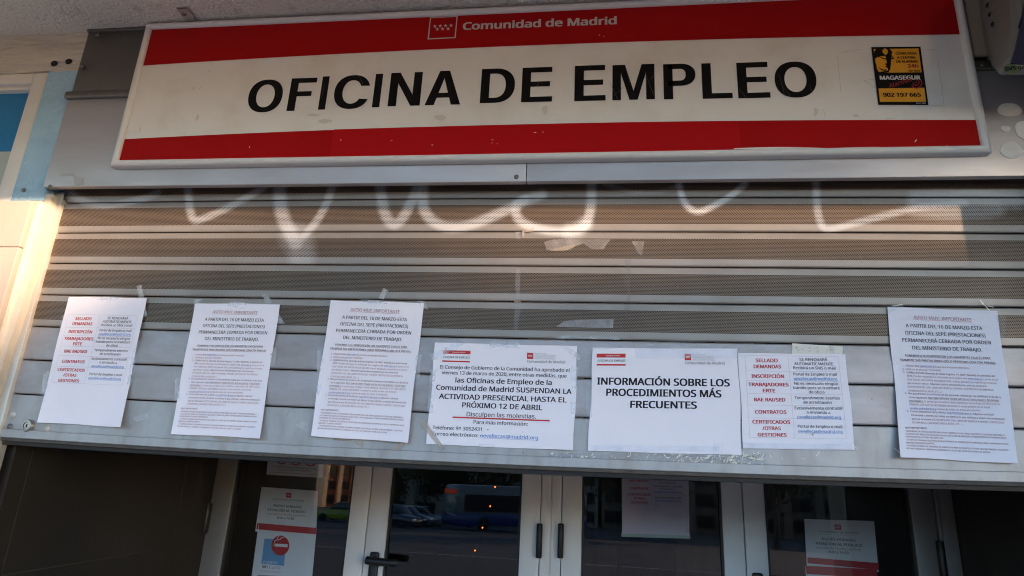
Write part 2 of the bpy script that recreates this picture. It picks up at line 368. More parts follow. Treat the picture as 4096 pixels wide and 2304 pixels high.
def slat_mat(name, perforated):
    """silver slat; with perforated=True a hexagonal grid of 1.9 mm punched holes; vertex layer 'paint' = sprayed white paint"""
    m = mat(name, (.42, .41, .41), .42, .42, rvar=.06)
    nt = m.node_tree; b = nt.nodes['Principled BSDF']; N = nt.nodes.new; Lk = nt.links.new
    def math_(op, a, c=None, d=None):
        n = N('ShaderNodeMath'); n.operation = op
        for i, q in enumerate((a, c, d)):
            if q is None: continue
            if isinstance(q, (int, float)): n.inputs[i].default_value = q
            else: Lk(q, n.inputs[i])
        return n.outputs[0]
    tc = N('ShaderNodeTexCoord')
    nz = N('ShaderNodeTexNoise'); nz.inputs['Scale'].default_value = 5; nz.inputs['Detail'].default_value = 7; nz.inputs['Roughness'].default_value = .65
    mp = N('ShaderNodeMapping'); mp.inputs['Scale'].default_value = (1, 1, 2.2); Lk(tc.outputs['Object'], mp.inputs['Vector']); Lk(mp.outputs['Vector'], nz.inputs['Vector'])
    mr = N('ShaderNodeMapRange'); mr.inputs['From Min'].default_value = .4; mr.inputs['From Max'].default_value = .75; Lk(nz.outputs['Fac'], mr.inputs['Value'])
    c0 = N('ShaderNodeMix'); c0.data_type = 'RGBA'; c0.inputs[6].default_value = ((.30, .268, .243, 1) if perforated else (.375, .345, .36, 1)); c0.inputs[7].default_value = (.225, .195, .172, 1); Lk(mr.outputs['Result'], c0.inputs[0])
    col = c0.outputs[2]
    uv = N('ShaderNodeUVMap'); uv.uv_map = 'metres'; sx = N('ShaderNodeSeparateXYZ'); Lk(uv.outputs['UV'], sx.inputs[0]); u, v = sx.outputs[0], sx.outputs[1]
    if perforated:
        zone = math_('MULTIPLY', math_('GREATER_THAN', v, .0174), math_('LESS_THAN', v, .0638))
        dirt = N('ShaderNodeMix'); dirt.data_type = 'RGBA'; dirt.blend_type = 'MULTIPLY'; Lk(math_('MULTIPLY', zone, .9), dirt.inputs[0]); Lk(col, dirt.inputs[6]); dirt.inputs[7].default_value = (.52, .41, .32, 1)
        col = dirt.outputs[2]
    joint = math_('MINIMUM', math_('DIVIDE', v, .009), math_('DIVIDE', math_('SUBTRACT', .080, v), .007))
    joint = math_('MULTIPLY', math_('SUBTRACT', 1.0, math_('MINIMUM', math_('MAXIMUM', joint, 0.0), 1.0)), math_('MULTIPLY', nz.outputs['Fac'], .7))
    jm = N('ShaderNodeMix'); jm.data_type = 'RGBA'; Lk(joint, jm.inputs[0]); Lk(col, jm.inputs[6]); jm.inputs[7].default_value = (.14, .12, .105, 1); col = jm.outputs[2]
    at = N('ShaderNodeAttribute'); at.attribute_name = 'paint'
    nz2 = N('ShaderNodeTexNoise'); nz2.inputs['Scale'].default_value = 900; Lk(tc.outputs['Object'], nz2.inputs['Vector'])
    grain = math_('MULTIPLY_ADD', math_('SUBTRACT', nz2.outputs['Fac'], .5), .5, at.outputs['Fac'])
    grain = math_('MULTIPLY', math_('MINIMUM', math_('MAXIMUM', grain, 0), 1), math_('GREATER_THAN', at.outputs['Fac'], .015))
    pm = N('ShaderNodeMix'); pm.data_type = 'RGBA'; Lk(grain, pm.inputs[0]); Lk(col, pm.inputs[6]); pm.inputs[7].default_value = (.70, .73, .78, 1)
    col = pm.outputs[2]
    Lk(math_('MULTIPLY', math_('SUBTRACT', 1.0, grain), .42), b.inputs['Metallic'])
    if perforated:
        p, a = .00335, .0029
        row = math_('DIVIDE', v, a); rf = math_('FLOOR', row); sh = math_('MULTIPLY', math_('MODULO', rf, 2.0), .5)
        du = math_('MULTIPLY', math_('SUBTRACT', math_('FRACT', math_('ADD', math_('DIVIDE', u, p), sh)), .5), p)
        dv = math_('MULTIPLY', math_('SUBTRACT', math_('FRACT', row), .5), a)
        d2 = math_('ADD', math_('MULTIPLY', du, du), math_('MULTIPLY', dv, dv))
        hole = math_('MULTIPLY', math_('LESS_THAN', d2, .00102**2), zone)
        hm = N('ShaderNodeMix'); hm.data_type = 'RGBA'; Lk(hole, hm.inputs[0]); Lk(col, hm.inputs[6]); hm.inputs[7].default_value = (.012, .010, .008, 1)
        col = hm.outputs[2]
        Lk(math_('MULTIPLY', math_('SUBTRACT', 1.0, hole), .5), b.inputs['Specular IOR Level'])
        Lk(math_('MULTIPLY', math_('SUBTRACT', 1.0, hole), math_('MULTIPLY', math_('SUBTRACT', 1.0, grain), .42)), b.inputs['Metallic'])
    Lk(col, b.inputs['Base Color'])
    return m
M_PERF = slat_mat('perforated slat', True)
M_PLAIN = slat_mat('plain slat', False)

# ------------------------------------------------------------------ the street: ground, road
Zs = 2.685                                   # underside of the canopy
def ground_z(y): return -0.16 if y < -4.0 and y > -4.0 else (0.0 if y >= -4.0 else -0.14-0.055*(-4.0-y))
b = MB()
b.add([(-60, -4, 0), (60, -4, 0), (60, 4.5, 0), (-60, 4.5, 0)], [[0, 1, 2, 3]])
M_PAVE = bpy.data.materials.new('paving slabs'); M_PAVE.use_nodes = True
nt = M_PAVE.node_tree; br = nt.nodes.new('ShaderNodeTexBrick'); br.inputs['Scale'].default_value = 2.5; br.inputs['Color1'].default_value = (.40, .335, .28, 1); br.inputs['Color2'].default_value = (.36, .30, .25, 1); br.inputs['Mortar'].default_value = (.16, .14, .12, 1); br.inputs['Mortar Size'].default_value = .012; br.offset = 0
tcn = nt.nodes.new('ShaderNodeTexCoord'); nt.links.new(tcn.outputs['Object'], br.inputs['Vector']); nt.links.new(br.outputs['Color'], nt.nodes['Principled BSDF'].inputs['Base Color']); nt.nodes['Principled BSDF'].inputs['Roughness'].default_value = .85
tag(b.build('pavement', M_PAVE), kind='structure')
b = MB(); b.box(-60, 60, -4.15, -4.002, -.2, .004, .01)
tag(b.build('kerb', mat('kerb stone', (.35, .34, .32), .85, var=(.28, .27, .25), scale=4)), kind='structure')
M_ROAD = mat('asphalt', (.085, .083, .085), .85, var=(.04, .04, .044), scale=1.5, bump=.003, bscale=80)
b = MB(); ys = [-4.15, -20, -60, -400]
b.add([(sx*600, y, ground_z(min(y, -4.01))) for y in ys for sx in (-1, 1)], [[2*i, 2*i+1, 2*i+3, 2*i+2] for i in range(3)])
tag(b.build('road', M_ROAD), kind='structure')
M_MARK = mat('road paint', (.62, .62, .60), .7, var=(.45, .45, .44), scale=6)
def road_quad(b, x0, x1, y0, y1): b.quad((x0, y0, ground_z(y0)+.006), (x1, y0, ground_z(y0)+.006), (x1, y1, ground_z(y1)+.006), (x0, y1, ground_z(y1)+.006))
b = MB(); road_quad(b, -80, 80, -9.0, -9.14); road_quad(b, -80, 80, -17.6, -17.8)
for i in range(8): road_quad(b, -22+i*1.1, -21.5+i*1.1, -14.5, -11)
tag(b.build('road_marking', M_MARK), kind='structure')
b = MB(); road_quad(b, -80, 80, -5.2, -7.2)
tag(b.build('cycle_lane', mat('red asphalt', (.16, .035, .028), .85, var=(.12, .03, .025), scale=3)), kind='structure')

# ------------------------------------------------------------------ the office building
BLD = thing('office_building', (0, 0, 0), 'pale plastered building front with rough canopy soffit, blue wall strip and recessed porch', 'building')
CD = (Zs-2.21)*math.cos(SUN_AZ)/math.tan(SUN_EL)      # depth of the canopy
XL, XR = -1.318, 1.09            # the opening
FY = -0.045                      # face of the metal fascia
b = MB()
NX, NY = 60, 24
vs = []
for j in range(NY+1):
    for i in range(NX+1):
        x = -4.2+9.4*i/NX; y = -CD+(CD+.06)*j/NY
        vs.append((x, y, Zs+.004*math.sin(x*3.1+y*2)*math.sin(y*4.3+x)))
n0 = len(vs); fs = [[j*(NX+1)+i, j*(NX+1)+i+1, (j+1)*(NX+1)+i+1, (j+1)*(NX+1)+i] for j in range(NY) for i in range(NX)]
b.add(vs, fs, True)
b.build('soffit', M_STUCCO, BLD)
b = MB(); b.box(-4.2, 5.2, -CD, .4, Zs+.012, 3.05, .01)
b.box(-4.2, 5.2, -CD, -CD+.06, Zs-.03, Zs+.012)
b.build('canopy_slab', M_WALL, BLD)
b = MB(); b.box(-6, 7, .0, .4, 3.05, 9.0); b.build('upper_wall', M_WALL, BLD)
# plaster beam above the window (slightly uneven face)
b = MB(); vs = []; NX, NZ = 60, 10
rnd = random.Random(3)
for j in range(NZ+1):
    for i in range(NX+1):
        x = -4.2+(4.2-1.343)*i/NX; z = 2.562+(Zs+.01-2.562)*j/NZ
        vs.append((x, -.036-.003*math.exp(-((j/NZ-.45)/.25)**2)+rnd.uniform(-.0012, .0012), z+(rnd.uniform(-.003, .003) if j == 0 else 0)))
fs = [[j*(NX+1)+i, j*(NX+1)+i+1, (j+1)*(NX+1)+i+1, (j+1)*(NX+1)+i] for j in range(NZ) for i in range(NX)]
b.add(vs, fs, True)
b.quad((-4.2, -.036, 2.562), (-1.343, -.036, 2.562), (-1.343, .2, 2.562), (-4.2, .2, 2.562))
BEAM = b.build('plaster_beam', M_BEAM, BLD)
b = MB()
for px, py, r in ((216, 253, .0085), (274, 245, .0085)):
    p = P2(px, py, -.0405); b.lathe(p, (.1, -1, .1), [(r*1.05, -.001), (r, .0006), (r*.5, .0008)], 14)
b.build('drill_hole', M_HOLE, BEAM)
# wall strip between window and fascia: blue above, white plaster pilaster below
b = MB(); b.box(-1.432, -1.3425, -.036, .25, 2.19, 2.562); b.build('blue_wall', M_BLUE, BLD)
b = MB(); b.box(-1.45, -1.3435, -.0375, .25, 0, 2.19, .003)
rnd = random.Random(9); n = 90; zz_ = [2.21*(1-i/n) for i in range(n+1)]; xe = [-1.329+.010*math.sin(i*.23)*math.sin(i*.07+1)*.6+rnd.uniform(-.0022, .0022) for i in range(n+1)]
for i in range(n):
    b.add([(-1.3435, -.030, zz_[i]), (xe[i], -.0285, zz_[i]), (xe[i+1], -.0285, zz_[i+1]), (-1.3435, -.030, zz_[i+1]), (xe[i], -.0085, zz_[i]), (xe[i+1], -.0085, zz_[i+1])], [[0, 1, 2, 3], [1, 4, 5, 2]])
b.build('white_pilaster', M_PILLAR, BLD)
b = MB()
for z0, z1 in ((2.064, 2.183), (1.76, 2.0625), (1.455, 1.7585), (1.15, 1.4535), (.1, 1.1485)):
    b.box(-1.62, -1.354, -.052, -.036, z0, z1, .002)
b.build('cladding_tile', M_TILE, BLD)
b = MB(); b.box(-4.2, -1.62, -.03, .25, 0, 1.6); b.build('side_wall', M_WALL, BLD)
b = MB(); b.box(1.135, 1.165, -.325, .2, 0, Zs, .004); b.box(1.165, 5.2, -.035, .25, 0, Zs)  # thin fin added out of view to cast the shadow edge on the slats
b.box(XR+.001, 1.135, -.012, .25, 0, 2.22)
b.build('pier', M_PILLAR, BLD)
b = MB(); b.box(-1.3, 1.2, .03, .45, 2.23, 2.68); b.build('lintel', M_DARK, BLD)
# window with blue film at the upper left
WIN = MB(); b = MB()
x1, x0 = -1.4345, -4.0
b.box(x1-.042, x1, -.034, .06, 1.6, 2.561, .003); b.box(x0, x1-.042, -.034, .06, 2.529, 2.561, .003)
b.box(x1-.052, x1-.042, -.022, .03, 1.6, 2.529, .001); b.box(x0, x1-.052, -.022, .03, 2.519, 2.529, .001)
WINF = b.build('window', M_WINF, BLD)
b = MB(); b.box(x0, x1-.052, -.006, .004, 2.345, 2.519); b.build('blue_pane', M_WINB, WINF)
b = MB(); b.box(x0, x1-.052, -.006, .004, 1.6, 2.3445); b.build('pale_pane', M_WINP, WINF)
# porch
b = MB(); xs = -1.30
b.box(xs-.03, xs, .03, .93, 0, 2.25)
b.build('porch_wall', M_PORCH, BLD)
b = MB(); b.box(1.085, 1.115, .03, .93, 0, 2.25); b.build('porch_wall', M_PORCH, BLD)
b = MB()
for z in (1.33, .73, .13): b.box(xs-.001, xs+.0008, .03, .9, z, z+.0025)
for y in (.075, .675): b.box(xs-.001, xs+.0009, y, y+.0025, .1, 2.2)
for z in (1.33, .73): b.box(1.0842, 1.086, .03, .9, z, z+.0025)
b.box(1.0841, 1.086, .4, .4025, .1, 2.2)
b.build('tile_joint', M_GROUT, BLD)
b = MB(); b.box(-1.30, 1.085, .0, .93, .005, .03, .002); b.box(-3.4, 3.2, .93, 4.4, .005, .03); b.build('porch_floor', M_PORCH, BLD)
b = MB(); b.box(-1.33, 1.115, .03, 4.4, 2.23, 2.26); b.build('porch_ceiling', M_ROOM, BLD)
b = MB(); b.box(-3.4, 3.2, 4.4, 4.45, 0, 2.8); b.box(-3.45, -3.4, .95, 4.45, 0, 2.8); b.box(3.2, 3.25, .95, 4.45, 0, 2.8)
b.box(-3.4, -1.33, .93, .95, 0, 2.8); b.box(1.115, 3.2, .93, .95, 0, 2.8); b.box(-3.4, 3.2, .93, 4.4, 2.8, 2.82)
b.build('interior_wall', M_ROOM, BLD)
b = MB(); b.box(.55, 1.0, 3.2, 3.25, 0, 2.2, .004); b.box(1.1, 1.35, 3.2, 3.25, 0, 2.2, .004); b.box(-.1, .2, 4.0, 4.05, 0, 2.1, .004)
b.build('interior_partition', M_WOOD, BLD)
# ------------------------------------------------------------------ metal fascia behind the sign
FAS = thing('metal_fascia', (-.2, FY, 2.22), 'grey sheet metal fascia with a ridge and screws behind the red and white sign', 'cladding')
zl, zr_, zt = 2.2225, 2.479, 2.678
xa, xb, xm = -1.343, 1.133, P2(2105, 700, FY).x
def sheet(b, x0, x1, z0, z1, y=FY, d=.03): b.box(x0, x1, y, y+d, z0, z1, .0015)
b = MB(); sheet(b, xa, xb, zr_+.008, zt, FY+.004); b.box(xa, xb, FY-.002, FY+.03, zt-.003, zt+.006, .001); b.build('upper_panel', M_ALUD, FAS)
for x0, x1 in ((xa, xm-.0009), (xm+.0009, xb)):
    b = MB(); b.box(x0, x1, FY, FY+.0022, zl, zr_-.011, .0006); b.box(x0, x1, FY+.0022, FY+.016, zl, zl+.0022, .0006); b.build('lower_panel', M_ALU, FAS)
b = MB(); b.box(xa-.004, xb, FY-.010, FY+.02, zr_-.011, zr_+.008, .003); b.build('drip_ridge', M_ALUD, FAS)
def screw(px, py, y, r=.0055, par=FAS, m=M_SCREW, name='screw'):
    b = MB(); p = P2(px, py, y); b.lathe(p, (0, -1, 0), [(r, -.001), (r, .0012), (r*.75, .0026), (r*.25, .0032)], 14); b.build(name, m, par)
for px, py in ((389, 140), (326, 265), (200, 747), (2066, 708)): screw(px, py, FY)
screw(362, 377, FY-.008, .005); screw(3928, 262, FY-.008, .005)
b = MB()
for px, py, rx, ry in ((4037, 440, .0225, .0165), (4022, 516, .009, .0075), (4104, 523, .021, .022), (4043, 600, .0205, .019)):
    c = P2(px, py, FY); n = 26; pts = [(c.x+rx*(1+.06*math.sin(3*a+px))*math.cos(a), FY-.0012, c.z+ry*(1+.06*math.cos(2*a+py))*math.sin(a)) for a in [2*math.pi*i/n for i in range(n)]]
    bb = MB(); bb.poly(pts, .0016); bb.build('filler_patch', M_FILL, FAS)
# old tape marks on the fascia
b = MB()
for q in (((240, 695), (295, 693), (300, 702), (245, 706)), ((290, 700), (335, 712), (330, 740), (300, 742))):
    b.poly([P2(px, py, FY-.0006) for px, py in q])
b.build('glue_mark', mat('old glue', (.41, .40, .40), .6), FAS)

# ------------------------------------------------------------------ roller shutter
SHU = thing('roller_shutter', (0, 0, 1.62), 'half closed silver roller shutter with perforated upper slats and white spray paint, covered in notices', 'shutter')
SEAMS = [[(257, 812), (1024, 802), (2048, 791.5), (3072, 790), (4090, 789)], [(224, 932), (1024, 928), (2048, 926), (3072, 928), (4090, 933)],
 [(190, 1053), (1024, 1057), (2048, 1063), (3072, 1070), (4090, 1079)], [(157, 1178), (1024, 1191.5), (2048, 1206), (3072, 1218), (4090, 1230)],
 [(122, 1305), (1127, 1332), (2048, 1353), (3072, 1372), (4090, 1388)], [(85, 1438), (1091, 1475), (1681, 1495), (2333, 1514), (3403, 1536), (4090, 1549)],
 [(49, 1574.5), (1060, 1622), (1671, 1648), (2327.5, 1672), (3416, 1699), (4090, 1716)], [(5, 1750), (1024, 1808), (2048, 1864), (3072, 1899), (4090, 1931)]]
def seam_poly(l):
    w = [P2(px, py, 0) for px, py in l]; return np.polyfit([p.x for p in w], [p.z for p in w], 2)
SP = [seam_poly(l) for l in SEAMS]
def seam(k, x):
    if k < 0: return float(np.polyval(SP[0], x))+.08*(-k)
    return float(np.polyval(SP[k], x))
# sprayed strokes, measured: (points, width px, strength)
def zz(ox, pts): return [(ox+x*.4141, 700+y*.4141) for x, y in pts]
STROKES = [
 (zz(0, [(640, 170), (700, 190), (780, 245), (900, 285), (1050, 292), (1200, 272), (1400, 225), (1520, 180)]), 26, .50),
 (zz(0, [(1815, 120), (1830, 300), (1850, 400), (1890, 445), (1960, 425), (2150, 345), (2300, 262), (2480, 165), (2560, 110)]), 26, .62),
 (zz(1024, [(228, 90), (232, 250), (245, 350), (280, 460), (335, 560), (390, 660)]), 42, .62),
 (zz(1024, [(742, 90), (695, 250), (620, 400), (545, 500), (470, 580)]), 27, .60),
 (zz(1024, [(360, 600), (430, 680), (445, 790)]), 84, .34),
 (zz(1024, [(1200, 90), (1215, 250), (1250, 400), (1330, 495), (1420, 425), (1500, 260), (1580, 90)]), 33, .62),
 (zz(1024, [(1620, 90), (1610, 250), (1622, 350), (1700, 450), (1830, 505), (2000, 505), (2200, 440), (2480, 310), (2590, 250), (2760, 190)]), 33, .68),
 (zz(2048, [(120, 235), (45, 270), (30, 350), (60, 430), (150, 492), (300, 532), (480, 552), (620, 540), (700, 500), (750, 400), (768, 250), (768, 90)]), 28, .72),
 (zz(2048, [(560, 545), (640, 530), (700, 480)]), 48, .55),
 (zz(2048, [(900, 90), (1000, 130), (1150, 165), (1350, 165), (1500, 150), (1620, 110)]), 16, .28),
 (zz(2048, [(1612, 90), (1640, 210), (1680, 290), (1740, 345), (1820, 357), (1900, 322), (2000, 270), (2120, 200), (2250, 90)]), 19, .95),
 (zz(3072, [(462, 60), (470, 250), (485, 400), (520, 500), (570, 532), (680, 510), (850, 462), (1050, 412), (1300, 350), (1500, 300), (1900, 270)]), 20, .62),
 (zz(3072, [(1450, 240), (1650, 225), (1950, 215), (2200, 230), (2380, 250)]), 52, .42),
 (zz(3072, [(1420, 330), (1650, 360), (1950, 360), (2200, 330)]), 45, .36),
]
SW = []
for pts, w, st in STROKES:
    q = [P2(px, py, 0) for px, py in pts]; q2 = [(p.x, p.z) for p in q]
    for _ in range(2):
        r = [q2[0]]
        for a, c in zip(q2[:-1], q2[1:]): r += [(a[0]*.75+c[0]*.25, a[1]*.75+c[1]*.25), (a[0]*.25+c[0]*.75, a[1]*.25+c[1]*.75)]
        q2 = r+[q2[-1]]
    wm = w*1.5/1720; st = min(1, st*.78)
    SW.append((np.array(q2), wm, st))
def paint_at(X, Zc):
    out = np.zeros_like(X)
    for q, w, st in SW:
        d = np.full_like(X, 1e9)
        for a, c in zip(q[:-1], q[1:]):
            e = c-a; L2 = e@e+1e-12
            t = np.clip(((X-a[0])*e[0]+(Zc-a[1])*e[1])/L2, 0, 1)
            d = np.minimum(d, np.hypot(X-a[0]-t*e[0], Zc-a[1]-t*e[1]))
        h = w/2; f = np.clip(1-np.clip((d-h*.35)/(h*.95), 0, 1), 0, 1); f = f*f*(3-2*f)
        out = 1-(1-out)*(1-st*f)
    return out
def slat(k, m, fine, top=None):
    """slat between seam k (top) and seam k+1 (bottom)"""
    nx = 620 if fine else 24; nz = 16 if fine else 4
    xs = np.linspace(XL-.012, XR+.012, nx+1)
    zt_ = np.array([seam(k, x) for x in xs]); zb = np.array([seam(k+1, x) for x in xs])
    if top is not None: zt_ = np.minimum(zt_, top)
    full = np.array([seam(k, x) for x in xs])-zb
    prof = [(0, .0018, .007), (0, .0018, .0012), (0, .0042, 0.0)]
    rows = [(.0, .0014, .0065), (.0, .0014, .0012), (.0, .0036, -.0002)]
    for j in range(1, nz): rows.append((j/nz, 0, -.0002-.0006*math.sin(math.pi*j/nz)))
    rows += [(1, -.0036, -.0002), (1, -.0014, .0012), (1, -.0014, .0065)]
    V = []; UV = []
    for t, dz, y in rows:
        z = zb+(zt_-zb)*t+dz
        V.append(np.stack([xs, np.full_like(xs, y), z], 1)); UV.append(np.stack([xs+2, (z-zb)*.08/full], 1))
    V = np.concatenate(V); UV = np.concatenate(UV); nr = len(rows); n1 = nx+1
    fs = [[j*n1+i, j*n1+i+1, (j+1)*n1+i+1, (j+1)*n1+i] for j in range(nr-1) for i in range(nx)]
    fs += [[(nr-1)*n1+i, (nr-1)*n1+i+1, i+1, i] for i in range(nx)]
    me = bpy.data.meshes.new('slat'); off = np.array(SHU.location)
    me.from_pydata((V-off).tolist(), [], fs); me.materials.append(m)
    ul = me.uv_layers.new(name='metres'); li = np.zeros(len(me.loops), dtype=np.int32); me.loops.foreach_get('vertex_index', li)
    ul.data.foreach_set('uv', UV[li].astype(np.float32).ravel())
    at = me.attributes.new('paint', 'FLOAT', 'POINT')
    at.data.foreach_set('value', (paint_at(V[:, 0], V[:, 2]) if fine else np.zeros(len(V))).astype(np.float32))
    o = bpy.data.objects.new('slat', me); COL.objects.link(o); o.parent = SHU
    return o
slat(-1, M_PERF, True); slat(0, M_PERF, True); slat(1, M_PERF, True)
slat(2, M_PERF, False); slat(3, M_PERF, False); slat(4, M_PLAIN, False); slat(5, M_PLAIN, False)
slat(-2, M_PERF, False)
# bottom bar: plain plate, small ledge, lip and rubber seal
def strip(b, prof, nx=24, x0=XL-.01, x1=XR+.01):
    """prof: list of (fraction down from seam 6 to seam 7, dz, y)"""
    xs = np.linspace(x0, x1, nx+1); V = []
    for t, dz, y in prof:
        for x in xs: V.append((x, y, seam(6, x)*(1-t)+seam(7, x)*t+dz))
    n1 = nx+1; n = len(prof)
    fs = [[j*n1+i, j*n1+i+1, (j+1)*n1+i+1, (j+1)*n1+i] for j in range(n-1) for i in range(nx)]
    fs += [[(n-1)*n1+i, (n-1)*n1+i+1, i+1, i] for i in range(nx)]
    b.add(V, fs)
b = MB(); strip(b, [(0, -.0014, .0065), (0, -.0014, .0012), (0, -.0036, -.0002), (.80, 0, -.0004), (.805, 0, -.004), (.815, 0, -.0055), (.985, 0, -.0055), (1, 0, -.003), (1, 0, .022), (.3, 0, .012)])
BAR = b.build('bottom_bar', M_BAR, SHU)
b = MB(); strip(b, [(1, .002, -.0015), (1, -.006, -.0015), (1, -.0075, .002), (1, -.0075, .018), (1, .002, .018)]); b.build('seal_dark_strip', M_RUBBER, SHU)
b = MB(); strip(b, [(1, .001, .004), (1, -.015, .006), (1, -.016, .014), (1, .001, .016)]); b.build('seal_dark_strip', M_HINGE, SHU)  # black strip added to fill the dark band below the seal
# guide rails
b = MB(); b.box(-1.3285-.040, -1.3155, -.0105, -.0075, .0, 2.224, .0008); b.box(-1.3175, -1.3155, -.0075, .02, 0, 2.205, .0005)
b.box(-1.3685, -1.3655, -.0075, .03, 0, 2.205)
b.build('guide_rail', M_RAIL, SHU)
b = MB(); b.box(XR-.002, XR+.046, -.0105, -.0075, 0, 2.224, .0008); b.box(XR-.002, XR, -.0075, .02, 0, 2.205, .0005); b.build('guide_rail', M_RAIL, SHU)
# rivets and cylinder lock
for px, py in ((52, 1660), (40, 1708), (191, 1716)): screw(px, py, -.0004, .0075, SHU, M_SCREW if py == 1708 else M_RAIL, 'rivet')
b = MB(); p = P2(118, 1703, -.0004); b.lathe(p, (0, -1, 0), [(.0135, -.001), (.0135, .006), (.0115, .009), (.0085, .0092), (.0085, .006), (.0075, .0058)], 22)
LOCK = b.build('cylinder_lock', M_STEEL, SHU)
b = MB(); b.lathe(p+Vector((0, -.0062, 0)), (0, -1, 0), [(.0074, 0), (.0070, .0012)], 18); b.build('lock_core', M_RAIL, LOCK)
b = MB(); b.box(p.x-.0012, p.x+.0012, p.y-.0082, p.y-.0070, p.z-.004, p.z+.003); b.build('keyhole', M_DARK, LOCK)
# glue smear and worn paint on the bottom bar
b = MB(); c = P2(566, 1670, -.0012); b.poly([(c.x+.019*math.cos(a)*(1+.1*math.sin(3*a)), -.0012, c.z+.0085*math.sin(a)+.004*math.cos(a)) for a in [2*math.pi*i/20 for i in range(20)]]); b.build('glue_smear', M_TAPE, SHU)

b = MB(); rnd = random.Random(21)
for i in range(46):
    px, py = rnd.uniform(260, 4000), rnd.choice((rnd.uniform(1330, 1800), rnd.uniform(940, 1330)))
    p = P2(px, py, -.0014); L = rnd.uniform(.003, .013); a = math.radians(rnd.gauss(90, 22)); d = Vector((math.cos(a), 0, math.sin(a)))*L; n_ = Vector((-math.sin(a), 0, math.cos(a)))*rnd.uniform(.0002, .0005)
    b.poly([p-d, p-n_, p+d, p+n_])
b.build('scratch', mat('slat scratch', (.17, .15, .14), .5), SHU)
b = MB()
for i in range(30):
    px, py = rnd.uniform(200, 4000), rnd.uniform(1400, 1860)
    p = P2(px, py, -.0016 if py < 1700 else -.0062); r_ = rnd.uniform(.0008, .0022)
    b.poly([p+Vector((r_*math.cos(a)*rnd.uniform(.5, 1.2), 0, r_*math.sin(a)*rnd.uniform(.5, 1.2))) for a in [k*1.05 for k in range(6)]])
b.build('dirt_speck', mat('dirt speck', (.20, .17, .14), .8), SHU)
screw(95, 761, -.0368, .0055, BLD, M_SCREW, 'wall_plug')

# ------------------------------------------------------------------ the sign
SY = -.058
SIGN = thing('office_sign', (-.18, SY, 2.46), 'long white sign board with red bands and large black capital letters', 'sign')
oq = [(594, 94), (3843+ (3843-3965)*94/609*0-0, -8), (3965, 612), (445, 671)]
x0 = (P2(594, 94, SY).x+P2(445, 671, SY).x)/2; x1 = (P2(3843, 0, SY).x+P2(3965, 610, SY).x)/2
z0 = sum(P2(px, py, SY).z for px, py in ((445, 670), (1024, 660), (2048, 638), (3072, 627), (3950, 618)))/5; z1 = Zs-.008
SQ = [(x0, z1), (x1, z1), (x1, z0), (x0, z0)]
fr = .0165
b = MB(); b.box(x0+.004, x1-.004, SY, SY+.011, z0+.004, z1-.004); b.build('sign_panel', M_WHITESIGN, SIGN)
def W1(px, py): return P2(px, py, SY)
zu = [W1(px, py).z for px, py in ((567, 263), (1024, 236), (2048, 184), (3843, 138))]
zd = [W1(px, py).z for px, py in ((493, 558), (1024, 531), (2048, 499), (3909, 480))]
def band(name, top, bot, m, y=SY-.0006, xa_=x0+.012, xb_=x1-.012):
    """strip of film between two measured edges [(px,py)...]"""
    n = 40; xs = np.linspace(xa_, xb_, n+1)
    pt = np.polyfit([W1(*p).x for p in top], [W1(*p).z for p in top], 2) if isinstance(top, list) else [0, 0, top]
    pb = np.polyfit([W1(*p).x for p in bot], [W1(*p).z for p in bot], 2) if isinstance(bot, list) else [0, 0, bot]
    vs = [(x, y, float(np.polyval(pt, x))) for x in xs]+[(x, y, float(np.polyval(pb, x))) for x in xs]
    bb = MB(); bb.add(vs, [[i, i+1, n+2+i, n+1+i] for i in range(n)]); return bb.build(name, m, SIGN)
E_UP = [(567, 263), (1024, 236), (2048, 184), (3072, 153), (3843, 138)]
E_DN = [(493, 558), (1024, 531), (2048, 499), (3072, 483), (3909, 480)]
band('red_band', z1-.012, E_UP, M_RED)
band('red_band', E_DN, z0+.012, M_RED)
o = band('film_patch', [(1330, 519), (2048, 500), (3072, 485)], z0+.0125, M_RED2, SY-.0011, W1(1330, 560).x, W1(2960, 560).x)
# half round frame tubes, mitred
def rail(a, c, nrm):
    a = Vector(a); c = Vector(c); n = Vector(nrm); t = (c-a).normalized(); k = 9; V = []
    for e, s in ((a, 1), (c, -1)):
        for i in range(k+1):
            ang = math.pi*i/k; off = fr/2-fr/2*math.cos(ang)
            V.append(e+n*off+t*s*off+Vector((0, -.001-.009*math.sin(ang), 0)))
        V.append(e+n*fr+t*s*fr+Vector((0, .012, 0))); V.append(e+Vector((0, .012, 0)))
    m = k+3; bb = MB(); bb.add(V, [[i, (i+1) % m, m+(i+1) % m, m+i] for i in range(m)]+[list(range(m)), list(range(m, 2*m))[::-1]], True)
    return bb.build('frame_rail', M_SFRAME, SIGN)
rail((x0, SY, z0), (x1, SY, z0), (0, 0, 1)); rail((x0, SY, z1), (x1, SY, z1), (0, 0, -1))
rail((x0, SY, z0), (x0, SY, z1), (1, 0, 0)); rail((x1, SY, z0), (x1, SY, z1), (-1, 0, 0))
